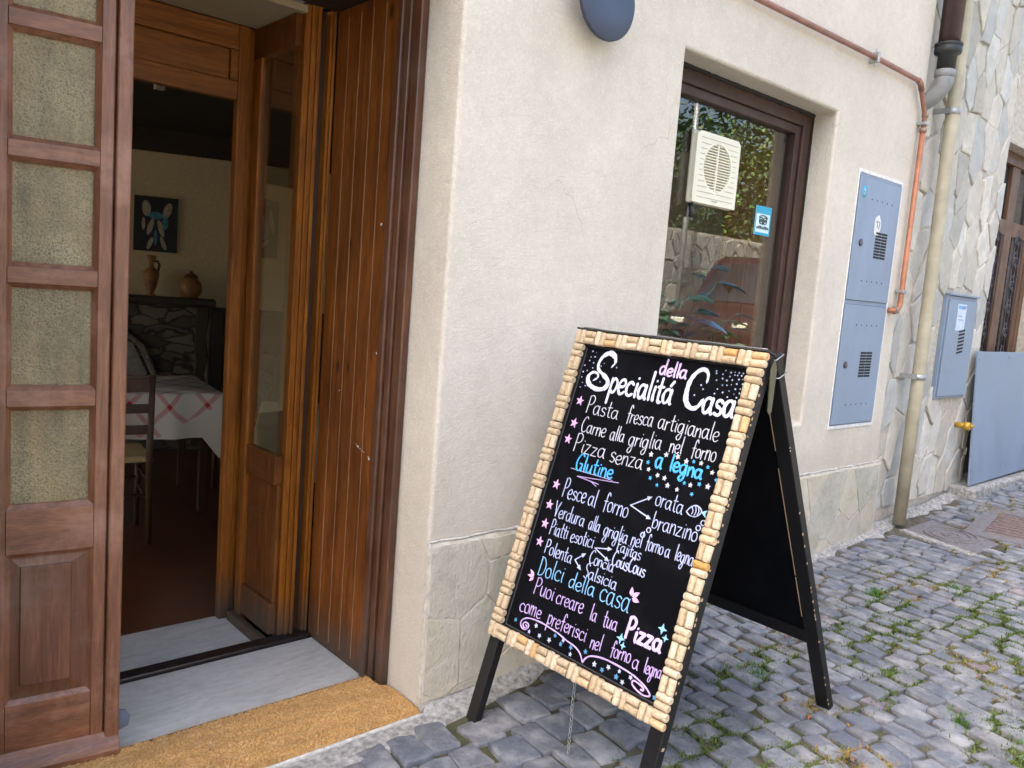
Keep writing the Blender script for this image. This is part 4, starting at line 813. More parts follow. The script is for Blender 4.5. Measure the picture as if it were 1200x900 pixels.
# ------------------------------------------------------------------ blue steel sheet and its valve
f = MB(); f.prism([(5.045, .325), (6.62, .345), (6.62, 1.352), (5.065, 1.352)], 0, .012, lambda a, b, c: (a, -.075 + c + (b - .33) * .075, b))
bs = thing('steel_sheet', 'weathered blue grey steel sheet leaning across the lower half of the grilled door', 'steel sheet', (5.8, -.07, .33)); f.build('sheet', M['sheet'], bs, bevel=.002)
f = MB()
for (a, b) in ((5.10, .45), (5.10, 1.30), (5.75, 1.31), (5.75, .42), (6.4, 1.31)): f.lathe(None, [(.0, 0), (.007, 0), (.006, .004), (.0, .004)], 10, fr=lambda p, q, c: (a + p, -.078 - c + (b - .33) * .075, b + q))
f.build('rivet', M['zinc'], bs)
vv = thing('water_valve', 'small yellow brass water valve poking out of the stone wall', 'valve', (4.98, .02, .78))
f = MB(); f.tube([(4.985, .062, .785), (4.985, -.03, .785)], .022, 10); f.tube([(4.985, -.005, .785), (4.985, -.045, .785)], [.034, .030], 8); f.build('body', M['brass'], vv)
f = MB(); f.tube([(4.985, -.046, .785), (5.03, -.055, .79)], .010, 8); f.build('handle', M['brass'], vv)
# ------------------------------------------------------------------ covers in the street
G = lambda a, b, c: (a, b, gz(a) + c)
mh = thing('manhole_cover', 'round iron manhole cover in a square cement surround near the drain pipe', 'manhole cover', (3.98, -.36, gz(3.98)))
f = MB(); f.prism([(3.86, -.12), (3.73, -.60), (4.06, -.62), (4.22, -.14)], -.03, .004, lambda a, b, c: G(a, b, c)); f.build('surround', M['cover'], mh, bevel=.004)
f = MB(); f.prism([(3.80, -.10), (3.66, -.60), (3.728, -.605), (3.858, -.115)], -.03, .003, lambda a, b, c: G(a, b, c)); f.build('cement_strip', M['cement'], mh, bevel=.004)
f = MB()
for r_, h_ in ((.155, .004), (.115, .003), (.05, .003)): f.tube([G(3.97 + r_ * math.cos(2 * math.pi * i / 36), -.36 + r_ * math.sin(2 * math.pi * i / 36), h_ + .003) for i in range(37)], .007, 6)
f.lathe(G(3.97, -.36, .0045), [(.0, 0), (.024, 0), (.02, .006), (.0, .006)], 12); f.build('cast_ring', M['cover'], mh)
dg = thing('drain_grate', 'rusty street drain grate of diagonal bars beyond the manhole cover', 'drain grate', (4.55, -.72, gz(4.5)))
f = MB(); a0 = R(8); GR = lambda u_, v_, c: G(4.56 + u_ * math.cos(a0) - v_ * math.sin(a0), -.66 + u_ * math.sin(a0) + v_ * math.cos(a0), c)
for q in ((-.40, .40, .24, .34), (-.40, .40, -.34, -.24), (-.40, -.30, -.24, .24), (.30, .40, -.24, .24)): f.box(q[0], q[1], q[2], q[3], -.03, .006, fr=GR)
f.build('frame', M['cover'], dg, bevel=.003)
f = MB()
for i in range(9): f.box(-.29 + i * .066, -.29 + i * .066 + .045, -.238, .238, -.03, .002, fr=GR)
f.build('bar', plain('rusty grate bars', (.16, .115, .105), .85, .1, .35, 30, .4), dg)
f = MB(); f.box(-.30, .30, -.24, .24, -.05, -.035, fr=GR); f.build('drain_well', M['hole'], dg)

# ------------------------------------------------------------------ the menu board
BO = Vector((.19784, -.14276, .29975)); bu = Vector((-.00121, -.99999926, 0)); bv = Vector((.2881754, -.0003494, .9575776)); bn = Vector((-.9575769, .0011611, .2881756))
B = lambda a, b, c=0: tuple(BO + bu * a + bv * b + bn * c)
board = thing('menu_board', 'black folding menu board edged with wine corks and covered in handwritten chalk pen dishes', 'menu board', (.55, -.54, .01))
f = MB(); f.box(.003, .052, -.308, 1.166, -.034, 0, fr=B); f.box(.745, .797, -.306, 1.166, -.034, 0, fr=B); f.box(.052, .745, 1.108, 1.166, -.032, -.001, fr=B); f.box(.052, .745, .0, .057, -.032, -.001, fr=B); f.build('front_frame', M['black'], board, bevel=.003)
f = MB(); f.box(.053, .744, .058, 1.107, -.022, -.008, fr=B); f.build('blackboard', M['chalkboard'], board)
f = MB(); f.box(.0555, .0575, .06, 1.104, -.0078, -.004, fr=B); f.box(.058, .74, .0585, .0605, -.0078, -.004, fr=B); f.build('panel_edge', plain('grey rubbed edge', (.07, .07, .075), .5), board)
# corks, two upright then two lying, all the way round
ck = []; Lc = .0505; rc = .0128; rg = random.Random(11)
def run(n, at, horiz0, along):
    for i in range(n):
        for k in (0, 1): ck.append((at(i, k), along if (i % 2 == 0) == horiz0 else 1 - along, ))
nT = 16; pT = .80 / nT
for i in range(nT):                     # top and bottom: i even -> uprights
    for bb in (1.139, .0285):
        a0_ = (i + .5) * pT
        for k in (-1, 1):
            if i % 2 == 0: ck.append((a0_ + k * .0122, bb, 1))
            else: ck.append((a0_, bb + k * .0128, 0))
nS = 21; pS = (1.112 - .056) / nS
for i in range(nS):
    b0_ = .056 + (i + .5) * pS
    for aa in (.0275, .7715):
        for k in (-1, 1):
            if i % 2 == 0: ck.append((aa, b0_ + k * .0124, 0))
            else: ck.append((aa + k * .0128, b0_, 1))
def cork_geo(mb, a, b, vert):
    ja, jb = rg.uniform(-.0012, .0012), rg.uniform(-.0012, .0012); ang = (math.pi / 2 if vert else 0) + rg.uniform(-.045, .045); L = Lc * rg.uniform(.93, 1.0); r_ = rc * rg.uniform(.94, 1.02)
    d_ = Vector((math.cos(ang), math.sin(ang))); pts = []; rad = []
    for t, q in ((-.5, .84), (-.47, .97), (-.3, 1), (0, 1.0), (.3, 1), (.47, .97), (.5, .84)):
        pts.append(B(a + ja + d_.x * L * t, b + jb + d_.y * L * t, r_ * .86)); rad.append(r_ * q)
    mb.tube(pts, rad, 12)
ck.sort(key=lambda q: (Vector(B(q[0], q[1], .01)) - CP).length)
for q in ck[:100]:
    f = MB(); cork_geo(f, *q); f.build('cork', M['cork'], board)
f = MB()
for q in ck[100:]: cork_geo(f, *q)
o = f.build('corks', M['cork'], board); o['kind'] = 'stuff'
f = MB(); f.box(.0, .80, 1.1665, 1.172, -.03, .02, fr=B); f.build('top_strip', plain('worn black strip', (.03, .03, .03), .6, var=.5), board)
f = MB(); f.tube([B(a, 1.176 + .003 * noise.noise(Vector((a * 9, 0, 0))), .006 + .006 * noise.noise(Vector((a * 6, 3, 0)))) for a in [.02 + .77 * i / 40 for i in range(41)]], .0022, 6); f.build('string', M['zinc'], board)
# rear trestle
TA, TF = Vector((.562, 0, 1.405)), Vector((1.235, 0, .052)); tv = (TF - TA).normalized(); tn = Vector((-tv.z, 0, tv.x)); TL = (TF - TA).length
T = lambda a, b, c=0: tuple(Vector((TA.x, -.1445, TA.z)) + Vector((0, -1, 0)) * a + tv * b + tn * c)
f = MB(); f.box(.003, .055, .0, TL, -.0, .034, fr=T); f.box(.747, .80, .0, TL, -.0, .034, fr=T); f.box(.055, .747, .0, .06, .002, .032, fr=T); f.box(.055, .747, 1.135, 1.19, .002, .032, fr=T); f.build('rear_frame', M['black'], board, bevel=.003)
f = MB(); f.box(.056, .746, .061, 1.134, .010, .024, fr=T); f.build('rear_panel', M['chalkboard'], board)
for a_ in (.022, .785):
    f = MB(); f.prism([(.02, -.004), (.034, .03), (.030, .16), (.022, .172), (.008, .16), (.0, .03)], 0, .003, lambda p, q, c: tuple(Vector((.545 + p - .012, -.1445 - a_ - c - .018, 1.395 - q * .98)))); f.build('hinge_plate', M['steel'], board)
f = MB()
for b_1 in (.012, .075): f.tube([T(.742, b_1, -.006), T(.803, b_1 - .004, -.004), T(.805, b_1 - .004, .036), T(.745, b_1, .038)], .0022, 6)
f.build('wire_band', M['zinc'], board)
rg = random.Random(3); f = MB()         # chipped paint showing bare wood on the edges
for q in range(26):
    b_1 = rg.uniform(.1, 1.1); h_ = rg.uniform(.002, .010); a_ = .7975; f.box(a_ - .0008, a_ + .0006, b_1, b_1 + h_, -.004 - rg.uniform(0, .003), .0006, fr=B)
for q in range(20):
    b_1 = rg.uniform(.3, TL - .02); h_ = rg.uniform(.003, .012); f.box(.7995, .8006, b_1, b_1 + h_, -.0006, .003 + rg.uniform(0, .003), fr=T)
for b_1, h_ in ((.42, .2), (.62, .25), (.88, .18), (.2, .15)): f.box(.7455, .748, b_1, b_1 + h_, -.0008, .0006, fr=T)
f.box(.7965, .7978, -.055, -.045, -.022, -.010, fr=B); o = f.build('paint_chips', plain('bare wood chip', (.42, .30, .17), .8), board); o['kind'] = 'stuff'
f = MB(); cb = Vector(B(.40, .0, -.036)); zt = cb.z - .004; i = 0    # safety chain hanging from the lower rail
while zt > .022:
    c0 = Vector((cb.x + .001 * math.sin(i), cb.y, zt)); s_ = (i % 2)
    f.tube([c0 + Vector(((.0052 * math.cos(t)) * (1 - s_), (.0052 * math.cos(t)) * s_, .0115 * math.sin(t))) for t in [2 * math.pi * k / 10 for k in range(11)]], .0014, 5); zt -= .0195; i += 1
f.build('chain', M['zinc'], board)
# handwriting: every line of the menu as raised paint pen strokes
GL = {
 'a': (1.0, ["75,85 50,100 20,88 5,50 20,6 48,4 70,38 78,92", "78,100 76,40 84,4 96,2"]), 'á': (1.0, ["75,85 50,100 20,88 5,50 20,6 48,4 70,38 78,92", "78,100 76,40 84,4 96,2", "55,125 80,160"]),
 'b': (.9, ["12,190 8,100 10,6", "10,55 38,98 72,82 78,40 50,2 12,10"]), 'c': (.85, ["75,84 50,100 20,86 5,50 20,10 50,0 80,15"]),
 'd': (1.0, ["76,85 50,100 20,88 5,50 20,6 48,4 70,38 78,70", "82,190 78,100 78,20 90,0"]), 'e': (.85, ["8,48 55,52 74,76 54,100 22,90 5,50 22,8 50,0 78,18"]),
 'f': (.7, ["80,165 62,195 42,180 36,100 32,-10", "8,100 64,106"]), 'g': (1.0, ["75,85 50,100 20,88 5,52 20,8 48,6 70,38 78,90", "80,100 78,0 66,-62 36,-80 16,-55 40,-18 86,10"]),
 'i': (.42, ["22,100 18,30 26,0", "24,138 26,141"]), 'j': (.45, ["30,100 30,-40 12,-80 -8,-62", "32,138 34,141"]), 'l': (.42, ["22,190 18,60 24,0"]),
 'm': (1.15, ["10,100 10,0", "10,60 32,98 50,90 52,0", "52,60 74,98 94,90 98,0"]), 'n': (.85, ["10,100 10,0", "10,55 36,98 62,92 70,55 72,0"]),
 'o': (.85, ["42,100 14,86 5,48 18,6 44,0 70,16 76,54 64,90 42,100"]), 'p': (.9, ["12,100 8,-80", "10,65 38,100 72,82 74,32 46,0 12,18"]),
 'r': (.65, ["12,100 10,0", "11,58 30,92 58,94"]), 's': (.78, ["68,84 44,100 16,86 20,60 54,46 68,22 44,0 10,10"]),
 't': (.68, ["34,172 30,40 42,2 62,6", "6,106 66,112"]), 'u': (.92, ["12,100 10,30 30,0 58,14 70,60", "74,100 72,30 82,0"]),
 'z': (.85, ["10,96 70,98", "70,98 8,2", "8,2 76,4"]),
 'P': (.95, ["16,195 12,100 8,0", "10,182 48,202 84,172 76,122 44,96 12,100"]), 'C': (1.0, ["88,176 62,202 26,166 5,92 20,20 56,0 92,24"]),
 'G': (1.05, ["90,172 60,202 22,156 5,82 28,6 66,8 88,62", "56,84 92,82", "90,82 90,0"]), 'V': (1.0, ["2,200 28,100 46,0", "46,0 62,110 96,196"]), 'F': (.8, ["12,200 10,0", "6,196 76,200", "10,106 62,110"]),
 'S': (.82, ["74,174 50,202 16,172 26,122 60,92 74,50 48,0 8,18"]), 'D': (1.05, ["16,200 12,0", "4,198 52,190 90,122 80,40 42,2 4,2"]),
}
def pts_(s_): return [tuple(int(v) / 100 for v in q.split(',')) for q in s_.split()]
def stroke(mb, cv, w_, z=-.0066, h=.0013, taper=None):     # low rounded ridge of paint
    cv = [Vector((p[0], p[1])) for p in cv]; n = len(cv)
    if n < 2: return
    L = []; R_ = []; T_ = []
    for i in range(n):
        d_ = cv[min(i + 1, n - 1)] - cv[max(i - 1, 0)]
        if d_.length < 1e-7: d_ = Vector((1, 0))
        d_.normalize(); nn = Vector((-d_.y, d_.x)); ww = w_ * (.86 + .28 * noise.noise(Vector((cv[i].x * 60, cv[i].y * 60, 3)))) * (taper[min(int(i / max(1, n - 1) * (len(taper) - 1)), len(taper) - 1)] if taper else 1) * .5 * (.92 + .16 * random.random())
        L.append(B(*(cv[i] + nn * ww), z - .0006)); R_.append(B(*(cv[i] - nn * ww), z - .0006)); T_.append((B(*(cv[i] + nn * ww * .55), z + h), B(*(cv[i] - nn * ww * .55), z + h)))
    d0, d1 = (cv[1] - cv[0]).normalized(), (cv[-1] - cv[-2]).normalized()
    e0, e1 = B(*(cv[0] - d0 * w_ * .42), z - .0004), B(*(cv[-1] + d1 * w_ * .42), z - .0004)
    vs_ = []
    for i in range(n): vs_ += [L[i], T_[i][0], T_[i][1], R_[i]]
    fs = []
    for i in range(n - 1):
        for k in range(3): fs.append((4 * i + k, 4 * i + k + 1, 4 * i + k + 5, 4 * i + k + 4))
    vs_ += [e0, e1]; q = 4 * n; m = 4 * (n - 1)
    fs += [(0, 1, q), (1, 2, q), (2, 3, q), (m, q + 1, m + 1), (m + 1, q + 1, m + 2), (m + 2, q + 1, m + 3)]
    mb.add(vs_, fs)
zoff = [0]
def word(mb, t, s0, s1, xh, w_, lean=.0, bold=False):
    adv = sum(GL[c][0] for c in t); sc = (s1[0] - s0[0]) / 1000 / adv; x_ = s0[0] / 1000
    for i, c in enumerate(t):
        gw, st_ = GL[c]; f_ = (x_ - s0[0] / 1000) / max(1e-6, (s1[0] - s0[0]) / 1000); yb = (s0[1] + (s1[1] - s0[1]) * f_) / 1000 + random.uniform(-.0015, .0015); k_ = xh * random.uniform(.93, 1.07)
        for s_ in st_:
            pp = pts_(s_); cv = spline(pp, 5) if len(pp) > 2 else [Vector(p) for p in pp]
            zoff[0] = (zoff[0] + 1) % 7
            stroke(mb, [(x_ + (p[0] * sc * .95) + lean * p[1] * k_, yb + p[1] * k_) for p in cv], w_, z=-.0066 + zoff[0] * .00007)
        x_ += gw * sc
random.seed(5)
LINES = [
 [('pecialitá', (212, 957), (490, 954), 'W', 12, 49)], [('della', (406, 1049), (521, 1047), 'P', 9, 27)], [('asa', (610, 950), (731, 951), 'W', 12.5, 52)],
 [('Pasta', (137, 868), (290, 867), 'w', 3.7, 31), ('fresca', (326, 866), (442, 870), 'w', 3.7, 31), ('artigianale', (462, 869), (702, 869), 'w', 3.7, 31)],
 [('Carne', (138, 797), (258, 797), 'w', 3.7, 30), ('alla', (278, 793), (343, 796), 'w', 3.7, 29), ('griglia', (363, 790), (501, 802), 'w', 3.7, 31), ('nel', (532, 803), (584, 804), 'w', 3.7, 30), ('forno', (617, 803), (711, 807), 'w', 3.7, 29)],
 [('Pizza', (130, 722), (283, 725), 'w', 3.7, 33), ('senza', (304, 719), (450, 722), 'w', 3.7, 33)], [('a', (494, 743), (525, 747), 'B', 9, 36), ('legna', (552, 744), (681, 744), 'B', 9, 29)],
 [('Glutine', (164, 660), (340, 665), 'B', 7, 30)],
 [('Pesce', (141, 554), (254, 557), 'l', 3.9, 33), ('al', (265, 555), (305, 554), 'l', 3.9, 31), ('forno', (334, 555), (447, 556), 'l', 3.9, 33)],
 [('orata', (537, 624), (648, 622), 'l', 3.7, 30)], [('branzino', (548, 552), (724, 554), 'l', 3.7, 30)],
 [('Verdura', (127, 480), (278, 478), 'l', 3.5, 29), ('alla', (298, 480), (350, 477), 'l', 3.5, 27), ('griglia', (368, 477), (474, 475), 'l', 3.5, 27), ('nel', (488, 478), (533, 481), 'l', 3.5, 28), ('forno', (547, 480), (618, 483), 'l', 3.5, 27), ('a', (625, 480), (645, 479), 'l', 3.5, 27), ('legna', (663, 481), (733, 482), 'l', 3.5, 26)],
 [('Piatti', (133, 416), (222, 420), 'l', 3.5, 27), ('esotici', (236, 417), (343, 424), 'l', 3.5, 27)], [('Fajitas', (440, 444), (543, 441), 'l', 3.5, 22)], [('CousCous', (436, 395), (576, 396), 'l', 4.8, 24)],
 [('Polenta', (136, 347), (271, 345), 'l', 3.7, 27)], [('Concia', (342, 374), (452, 373), 'l', 3.7, 23)], [('Salsicia', (337, 322), (483, 325), 'l', 3.7, 24)],
 [('Dolci', (134, 267), (258, 276), 'b', 4.2, 34), ('della', (285, 272), (404, 273), 'b', 4.2, 30), ('casa', (426, 272), (555, 273), 'b', 4.2, 40)],
 [('Puoi', (141, 200), (240, 207), 'p', 3.9, 31), ('creare', (251, 203), (378, 209), 'p', 3.9, 30), ('la', (411, 202), (441, 204), 'p', 3.9, 28), ('tua', (468, 202), (529, 205), 'p', 3.9, 28)], [('Pizza', (565, 198), (707, 204), 'P', 12, 33)],
 [('come', (98, 123), (208, 131), 'p', 3.9, 30), ('preferisci', (240, 127), (422, 128), 'p', 3.8, 30), ('nel', (444, 121), (491, 126), 'p', 3.8, 28), ('forno', (529, 127), (611, 132), 'p', 3.8, 27), ('a', (620, 125), (647, 127), 'p', 3.8, 28), ('legna', (666, 128), (731, 134), 'p', 3.8, 25)],
]
for ln_ in LINES:
    for t, s0, s1, c_, w_, xh in ln_: f = MB(); word(f, t, s0, s1, xh / 1000, w_ / 1000); f.build('lettering', M['ink' + c_], board, fix=False)
mm = lambda L: [(a / 1000, b / 1000) for a, b in L]
S_ = [(197, 1049), (206, 1065), (197, 1086), (170, 1097), (142, 1080), (131, 1052), (139, 1030), (168, 1014), (193, 998), (198, 979), (184, 964), (154, 959), (118, 969), (101, 987), (102, 1006), (119, 1018), (140, 1014), (145, 1001), (130, 989)]
C_ = [(602, 1050), (600, 1072), (588, 1086), (571, 1087), (552, 1072), (538, 1043), (536, 1009), (542, 979), (558, 961), (577, 956), (594, 966), (605, 989)]
f = MB(); stroke(f, spline(mm(S_), 5), .017, taper=[.5, .9, 1.35, 1.25, .9, .85, .9, 1.1, 1.3, 1.2, 1.1, 1.1, 1.2, 1.1, .8, .6, .6, .5, .3]); f.build('lettering', M['inkW'], board, fix=False); f = MB(); stroke(f, spline(mm(C_), 5), .017, z=-.0063, taper=[.6, .9, 1, 1, 1, 1.1, 1.2, 1.2, 1.1, 1, .9, .6]); f.build('lettering', M['inkW'], board, fix=False)
FL = [(149, 88), (157, 86), (153, 79), (143, 78), (137, 87), (144, 96), (160, 95), (164, 85), (154, 73), (136, 73), (125, 83), (126, 97), (143, 110), (170, 117), (213, 120), (256, 118), (300, 114), (343, 106), (386, 100), (414, 88), (434, 66)]
FL2 = [(435, 67), (440, 81), (457, 96), (491, 106), (526, 110), (580, 110), (633, 106), (678, 95), (706, 81), (709, 72), (688, 66), (659, 71), (639, 81), (642, 92), (662, 91), (681, 86), (684, 78), (674, 78)]
f = MB(); stroke(f, spline(mm(FL), 5), .006); stroke(f, spline(mm(FL2), 5), .0065, z=-.0061); f.build('flourish', M['inkp'], board, fix=False); f = MB(); stroke(f, mm([(146, 661), (342, 661)]), .003); stroke(f, mm([(371, 659), (185, 640)]), .0032, z=-.0064); stroke(f, mm([(185, 640), (289, 634)]), .0032, z=-.0062); stroke(f, mm([(252, 636), (281, 625)]), .003); f.build('underline', M['inkp'], board, fix=False)
for (a, b, c) in ([(520, 647), (445, 600), (538, 577)], [(422, 443), (351, 427), (423, 402)], [(321, 398), (282, 365), (319, 340)]):
    for q in (a, c):
        f = MB(); v0 = Vector(b); d_ = (Vector(q) - v0).normalized(); stroke(f, mm([b, tuple(Vector(q) - d_ * 8)]), .005, z=-.0064 if q == a else -.0062); n_ = Vector((-d_.y, d_.x)); tip = Vector(q) + d_ * 1; f.prism([tuple((p_) / 1000) for p_ in (tip, Vector(q) - d_ * 17 + n_ * 7.5, Vector(q) - d_ * 17 - n_ * 7.5)], -.0075, -.0052, lambda a_, b_, c_: B(a_, b_, c_)); f.build('arrow', M['inkl'], board, fix=False)
f = MB(); stroke(f, spline(mm([(659, 635), (670, 651), (686, 661), (703, 657), (712, 647), (704, 634), (691, 626), (672, 627), (659, 635)]), 4), .0045)
for k_, (a, b) in enumerate((((676, 652), (680, 632)), ((687, 658), (690, 630)), ((698, 656), (700, 634)))): stroke(f, spline(mm([a, ((a[0] + b[0]) / 2 + 4, (a[1] + b[1]) / 2), b]), 4), .0035, z=-.0063 + .0001 * k_)
for k_, (a, b) in enumerate(((728, 616), (716, 597), (542, 542), (525, 521))): stroke(f, [(a / 1000 + .008 * math.cos(t * .52), b / 1000 + .008 * math.sin(t * .52)) for t in range(13)], .0045, z=-.0065 + .0001 * k_)
f.build('fish_drawing', M['inkl'], board, fix=False)
f = MB(); f.prism(mm([(712, 646), (732, 657), (727, 645), (731, 633)]), -.0075, -.0052, B); f.build('fish_tail', M['inkS'], board, fix=False)
def star(mb, a, b, r_, n=5, inner=.42, rz=0): mb.prism([(a / 1000 + (r_ if k % 2 == 0 else r_ * inner) / 1000 * math.sin(rz + math.pi * k / n), b / 1000 + (r_ if k % 2 == 0 else r_ * inner) / 1000 * math.cos(rz + math.pi * k / n)) for k in range(2 * n)], -.0078, -.0055, B)
for a, b, r_ in ((691, 272, 17), (709, 250, 12), (553, 191, 17), (568, 173, 12)): f = MB(); star(f, a, b, r_, 4, .36); f.build('sparkle', M['inkS'], board, fix=False)
for a, b in [(95, 905), (98, 821), (92, 759), (100, 590), (96, 513), (101, 444), (101, 377)]:
    f = MB(); star(f, a, b, 19, 5, .40, random.uniform(-.15, .25)); f.build('star', M['inkK'], board, fix=False)
f = MB()
def petal(mb, a, b, ang, L, w_, z): mb.prism([(a / 1000 + (L * t * math.cos(ang) - s_ * w_ * math.sin(math.pi * min(1, t ** .7)) * math.sin(ang)) / 1000, b / 1000 + (L * t * math.sin(ang) + s_ * w_ * math.sin(math.pi * min(1, t ** .7)) * math.cos(ang)) / 1000) for t, s_ in ((0, 0), (.3, -1), (.6, -1), (.85, -1), (1, 0), (.85, 1), (.6, 1), (.3, 1))], -.0078, -.0055 + z, B)
for i, (ang, L) in enumerate(((1.75, 28), (.75, 32), (-.12, 30))): petal(f, 548 + 5 * math.cos(ang), 322 + 5 * math.sin(ang), ang, L, 8, i * .0001); f.build('petal', M['inkK'], board, fix=False); f = MB()
for i, (ang, L) in enumerate(((2.5, 30), (3.2, 30), (4.0, 24))): petal(f, 124 + 3 * math.cos(ang), 254 + 3 * math.sin(ang), ang, L, 6, i * .0001); f.build('petal', M['inkK'], board, fix=False); f = MB()
for key, L, r_ in (('w', [(469, 780), (528, 791), (573, 794), (609, 786), (664, 792), (711, 772), (476, 730), (517, 719), (546, 716), (565, 696), (604, 692), (647, 717), (709, 727)], 9.5),
    ('B', [(466, 752), (636, 791), (691, 785), (731, 753), (492, 704), (525, 688), (624, 718), (678, 727), (661, 691)], 8), ('D', [(97, 88), (292, 103), (325, 86), (371, 92), (434, 102), (517, 75), (576, 77), (729, 76)], 9.5),
    ('l', [(198, 103), (174, 73), (225, 77), (272, 80), (332, 101), (376, 71), (482, 80), (538, 92), (582, 97), (628, 96), (603, 71)], 9)):
    for a, b in L: f = MB(); star(f, a, b, r_ * random.uniform(.8, 1.1), 5, .5, random.uniform(-.5, .5)); f.build('small_star', M['ink' + key], board, fix=False)
f = MB()
for a, b in [(626, 1089), (628, 1082), (652, 1082), (659, 1095), (679, 1091), (693, 1094), (708, 1094), (723, 1094), (679, 1078), (695, 1085), (705, 1085), (719, 1086), (732, 1086), (635, 1060), (672, 1064), (691, 1068), (713, 1073), (734, 1074), (677, 1049), (692, 1053), (710, 1058), (647, 1032), (641, 1016), (669, 1024), (690, 1032), (710, 1041), (727, 1044), (690, 1012), (710, 1025), (728, 1030), (722, 1015), (584, 1036), (595, 1024), (569, 1000), (655, 1068), (726, 1075), (661, 1047), (730, 1060), (87, 1094), (106, 1091), (86, 1072), (105, 1075), (84, 1058), (106, 1052), (109, 1033), (86, 1020), (67, 1038), (69, 1013), (69, 993), (80, 973), (76, 955), (146, 1044), (157, 1056), (162, 987), (219, 1048), (98, 963)]: star(f, a, b, random.uniform(1.8, 3.6), 4, .6)
o = f.build('dots', M['inkl'], board, fix=False); o['kind'] = 'stuff'

# ------------------------------------------------------------------ across the street: what the window mirrors
fwl = thing('field_stone_wall', 'tall field stone garden wall across the street', 'wall', (6, -6.5, 0))
w = MB(); w.box(-8, 22, -6.9, -6.55, -.2, 2.85); w.build('wall_core', M['mortar'], fwl)
w = MB(); paving(w, 3, 20, .1, 2.84, .30, .34, .03, lambda a, b, c: (a, -6.55 + c, b), [(.42, .40, .36), (.34, .33, .30), (.27, .28, .27), (.48, .46, .42)], th=(.01, .05), seed=9); w.build('wall_stone', M['fieldstone'], fwl)
def tree(base, h, r_, seed, lab):
    random.seed(seed); t = thing('tree', lab, 'tree', base, 'trees across the street'); bx_, by_, bz_ = base
    f = MB(); f.tube([(bx_, by_, bz_ - .1), (bx_ + .1, by_, h * .35), (bx_ - .1, by_ + .1, h * .6)], [.22, .16, .09], 9)
    for i in range(6):
        a = i * 1.05; f.tube([(bx_, by_, h * (.3 + .05 * i)), (bx_ + r_ * .6 * math.cos(a), by_ + r_ * .6 * math.sin(a), h * (.5 + .06 * i))], [.07, .02], 6)
    f.build('trunk', M['bark'], t); f = MB(); cl_ = [(Vector((random.gauss(0, .5), random.gauss(0, .5), random.uniform(-.5, .55))).normalized() * random.uniform(.4, 1), random.uniform(.25, .5)) for _ in range(26)]
    for c_, s_ in cl_:
        base_ = Vector((bx_, by_, h * .62)) + Vector((c_.x * r_, c_.y * r_, c_.z * h * .36)); tn_ = random.choice([(.075, .135, .035), (.10, .17, .05), (.055, .10, .03), (.13, .18, .055)])
        for _ in range(190):
            d_ = Vector((random.gauss(0, 1), random.gauss(0, 1), random.gauss(0, 1))).normalized() * s_ * r_ * random.uniform(.5, 1.05)
            foliage(f, base_ + d_, (random.gauss(0, 1), random.gauss(0, 1), random.uniform(-.6, .4)), random.uniform(.10, .2), .09, tuple(q * random.uniform(.7, 1.4) for q in tn_))
    f.build('crown', M['tree'], t, fix=False)
for i, (p_, h_, r_) in enumerate((((9.2, -8.9, 0), 6.8, 2.2), ((12.2, -8.6, 0), 6.4, 2.3), ((15.8, -9.2, 0), 7.4, 2.6), ((19.5, -10, 0), 8, 2.8))):
    tree(p_, h_, r_, 40 + i, ['rounded green tree behind the garden wall, opposite the window', 'low spreading green tree behind the garden wall', 'taller green tree further along behind the garden wall', 'tallest green tree at the far end of the garden wall'][i])
sg = thing('parking_sign', 'round red and blue no parking sign on a grey pole by the garden wall', 'sign', (9.75, -6.0, .5))
f = MB(); f.tube([(9.75, -6.0, .0), (9.75, -6.0, 5.3)], .045, 12); f.build('pole', M['zinc'], sg)
SG = lambda a, b, c: (9.72 + a, -5.93 + c, 3.82 + b)
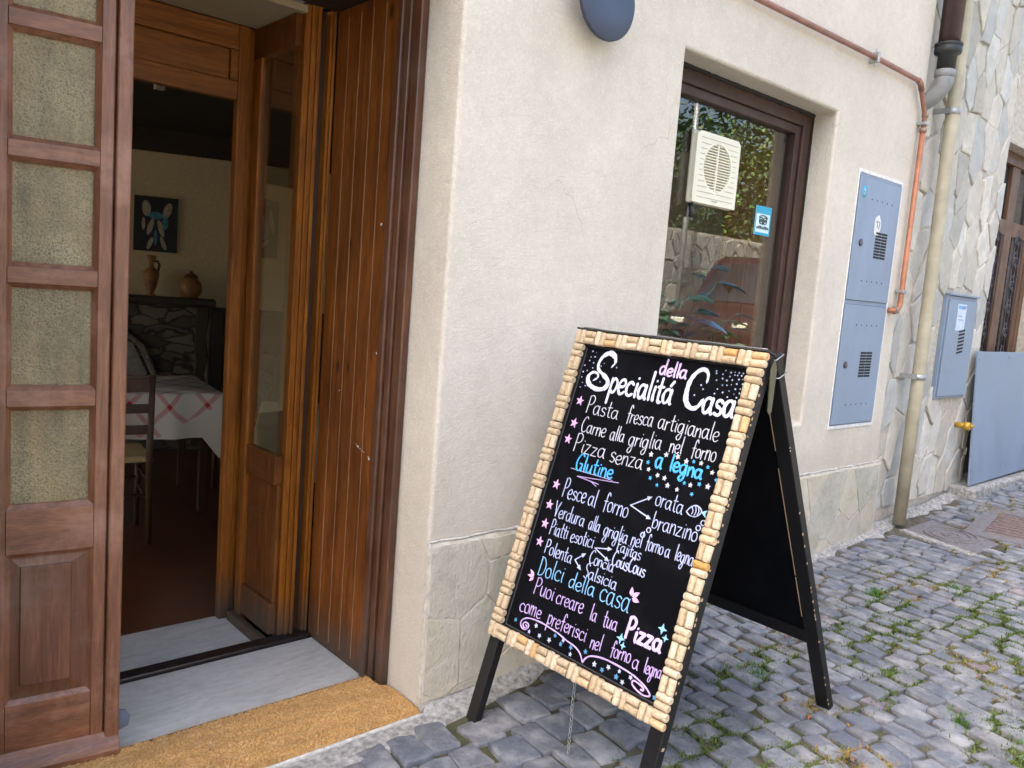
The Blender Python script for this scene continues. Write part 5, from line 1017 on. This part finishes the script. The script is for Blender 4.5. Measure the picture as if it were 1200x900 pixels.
f = MB(); f.lathe(None, [(.0, 0), (.34, 0), (.34, .02), (.0, .02)], 36, fr=lambda a, b, c: SG(a, b, c)); f.build('red_disc', M['signred'], sg)
f = MB(); f.lathe(None, [(.0, 0), (.26, 0), (.26, .004), (.0, .004)], 36, fr=lambda a, b, c: SG(a, b, .021 + c)); f.build('blue_disc', M['signblue'], sg)
f = MB(); f.prism([(-.21, .165), (-.165, .21), (.21, -.165), (.165, -.21)], .026, .030, SG); f.build('red_bar', M['signred'], sg)
vn = thing('parked_van', 'dark maroon delivery van parked across the street', 'van', (11.0, -4.6, .45))
vz = .42
f = MB(); side = [(7.5, vz + .35), (7.45, vz + .75), (7.6, vz + .98), (8.15, vz + 1.12), (8.75, vz + 1.85), (9.0, vz + 1.93), (11.6, vz + 1.96), (11.75, vz + 1.75), (11.8, vz + .35)]
f.prism(side, -5.35, -3.65, lambda a, b, c: (a + 1.0, c, b)); f.build('body', M['vanpaint'], vn, bevel=.07, seg=4)
f = MB(); f.add([(9.19, -5.2, vz + 1.19), (9.19, -3.8, vz + 1.19), (9.67, -3.88, vz + 1.80), (9.67, -5.12, vz + 1.80)], [(0, 1, 2, 3)]); f.prism([(8.4, vz + 1.15), (8.82, vz + 1.72), (9.5, vz + 1.72), (9.5, vz + 1.15)], -3.66, -3.635, lambda a, b, c: (a + 1.0, c, b)); f.build('window', M['vanglass'], vn)
for xw in (9.2, 12.0):
    for yw in (-5.2, -3.8):
        f = MB(); f.lathe(None, [(.0, -.1), (.24, -.1), (.33, -.08), (.345, 0), (.33, .08), (.24, .1), (.0, .1)], 24, fr=lambda a, b, c: (xw + a, yw + c, vz + .33 + b - .0)); wh = f.build('wheel', M['tyre'], vn)
        f = MB(); f.lathe(None, [(.0, -.115), (.2, -.115), (.22, -.09), (.22, .09), (.2, .115), (.0, .115)], 20, fr=lambda a, b, c: (xw + a, yw + c, vz + .33 + b)); f.build('rim', M['zinc'], wh)
for yw in (-5.05, -3.95):
    f = MB(); f.box(8.5, 8.56, yw - .12, yw + .12, vz + .72, vz + .90); f.build('headlight', M['ivory'], vn, bevel=.02)
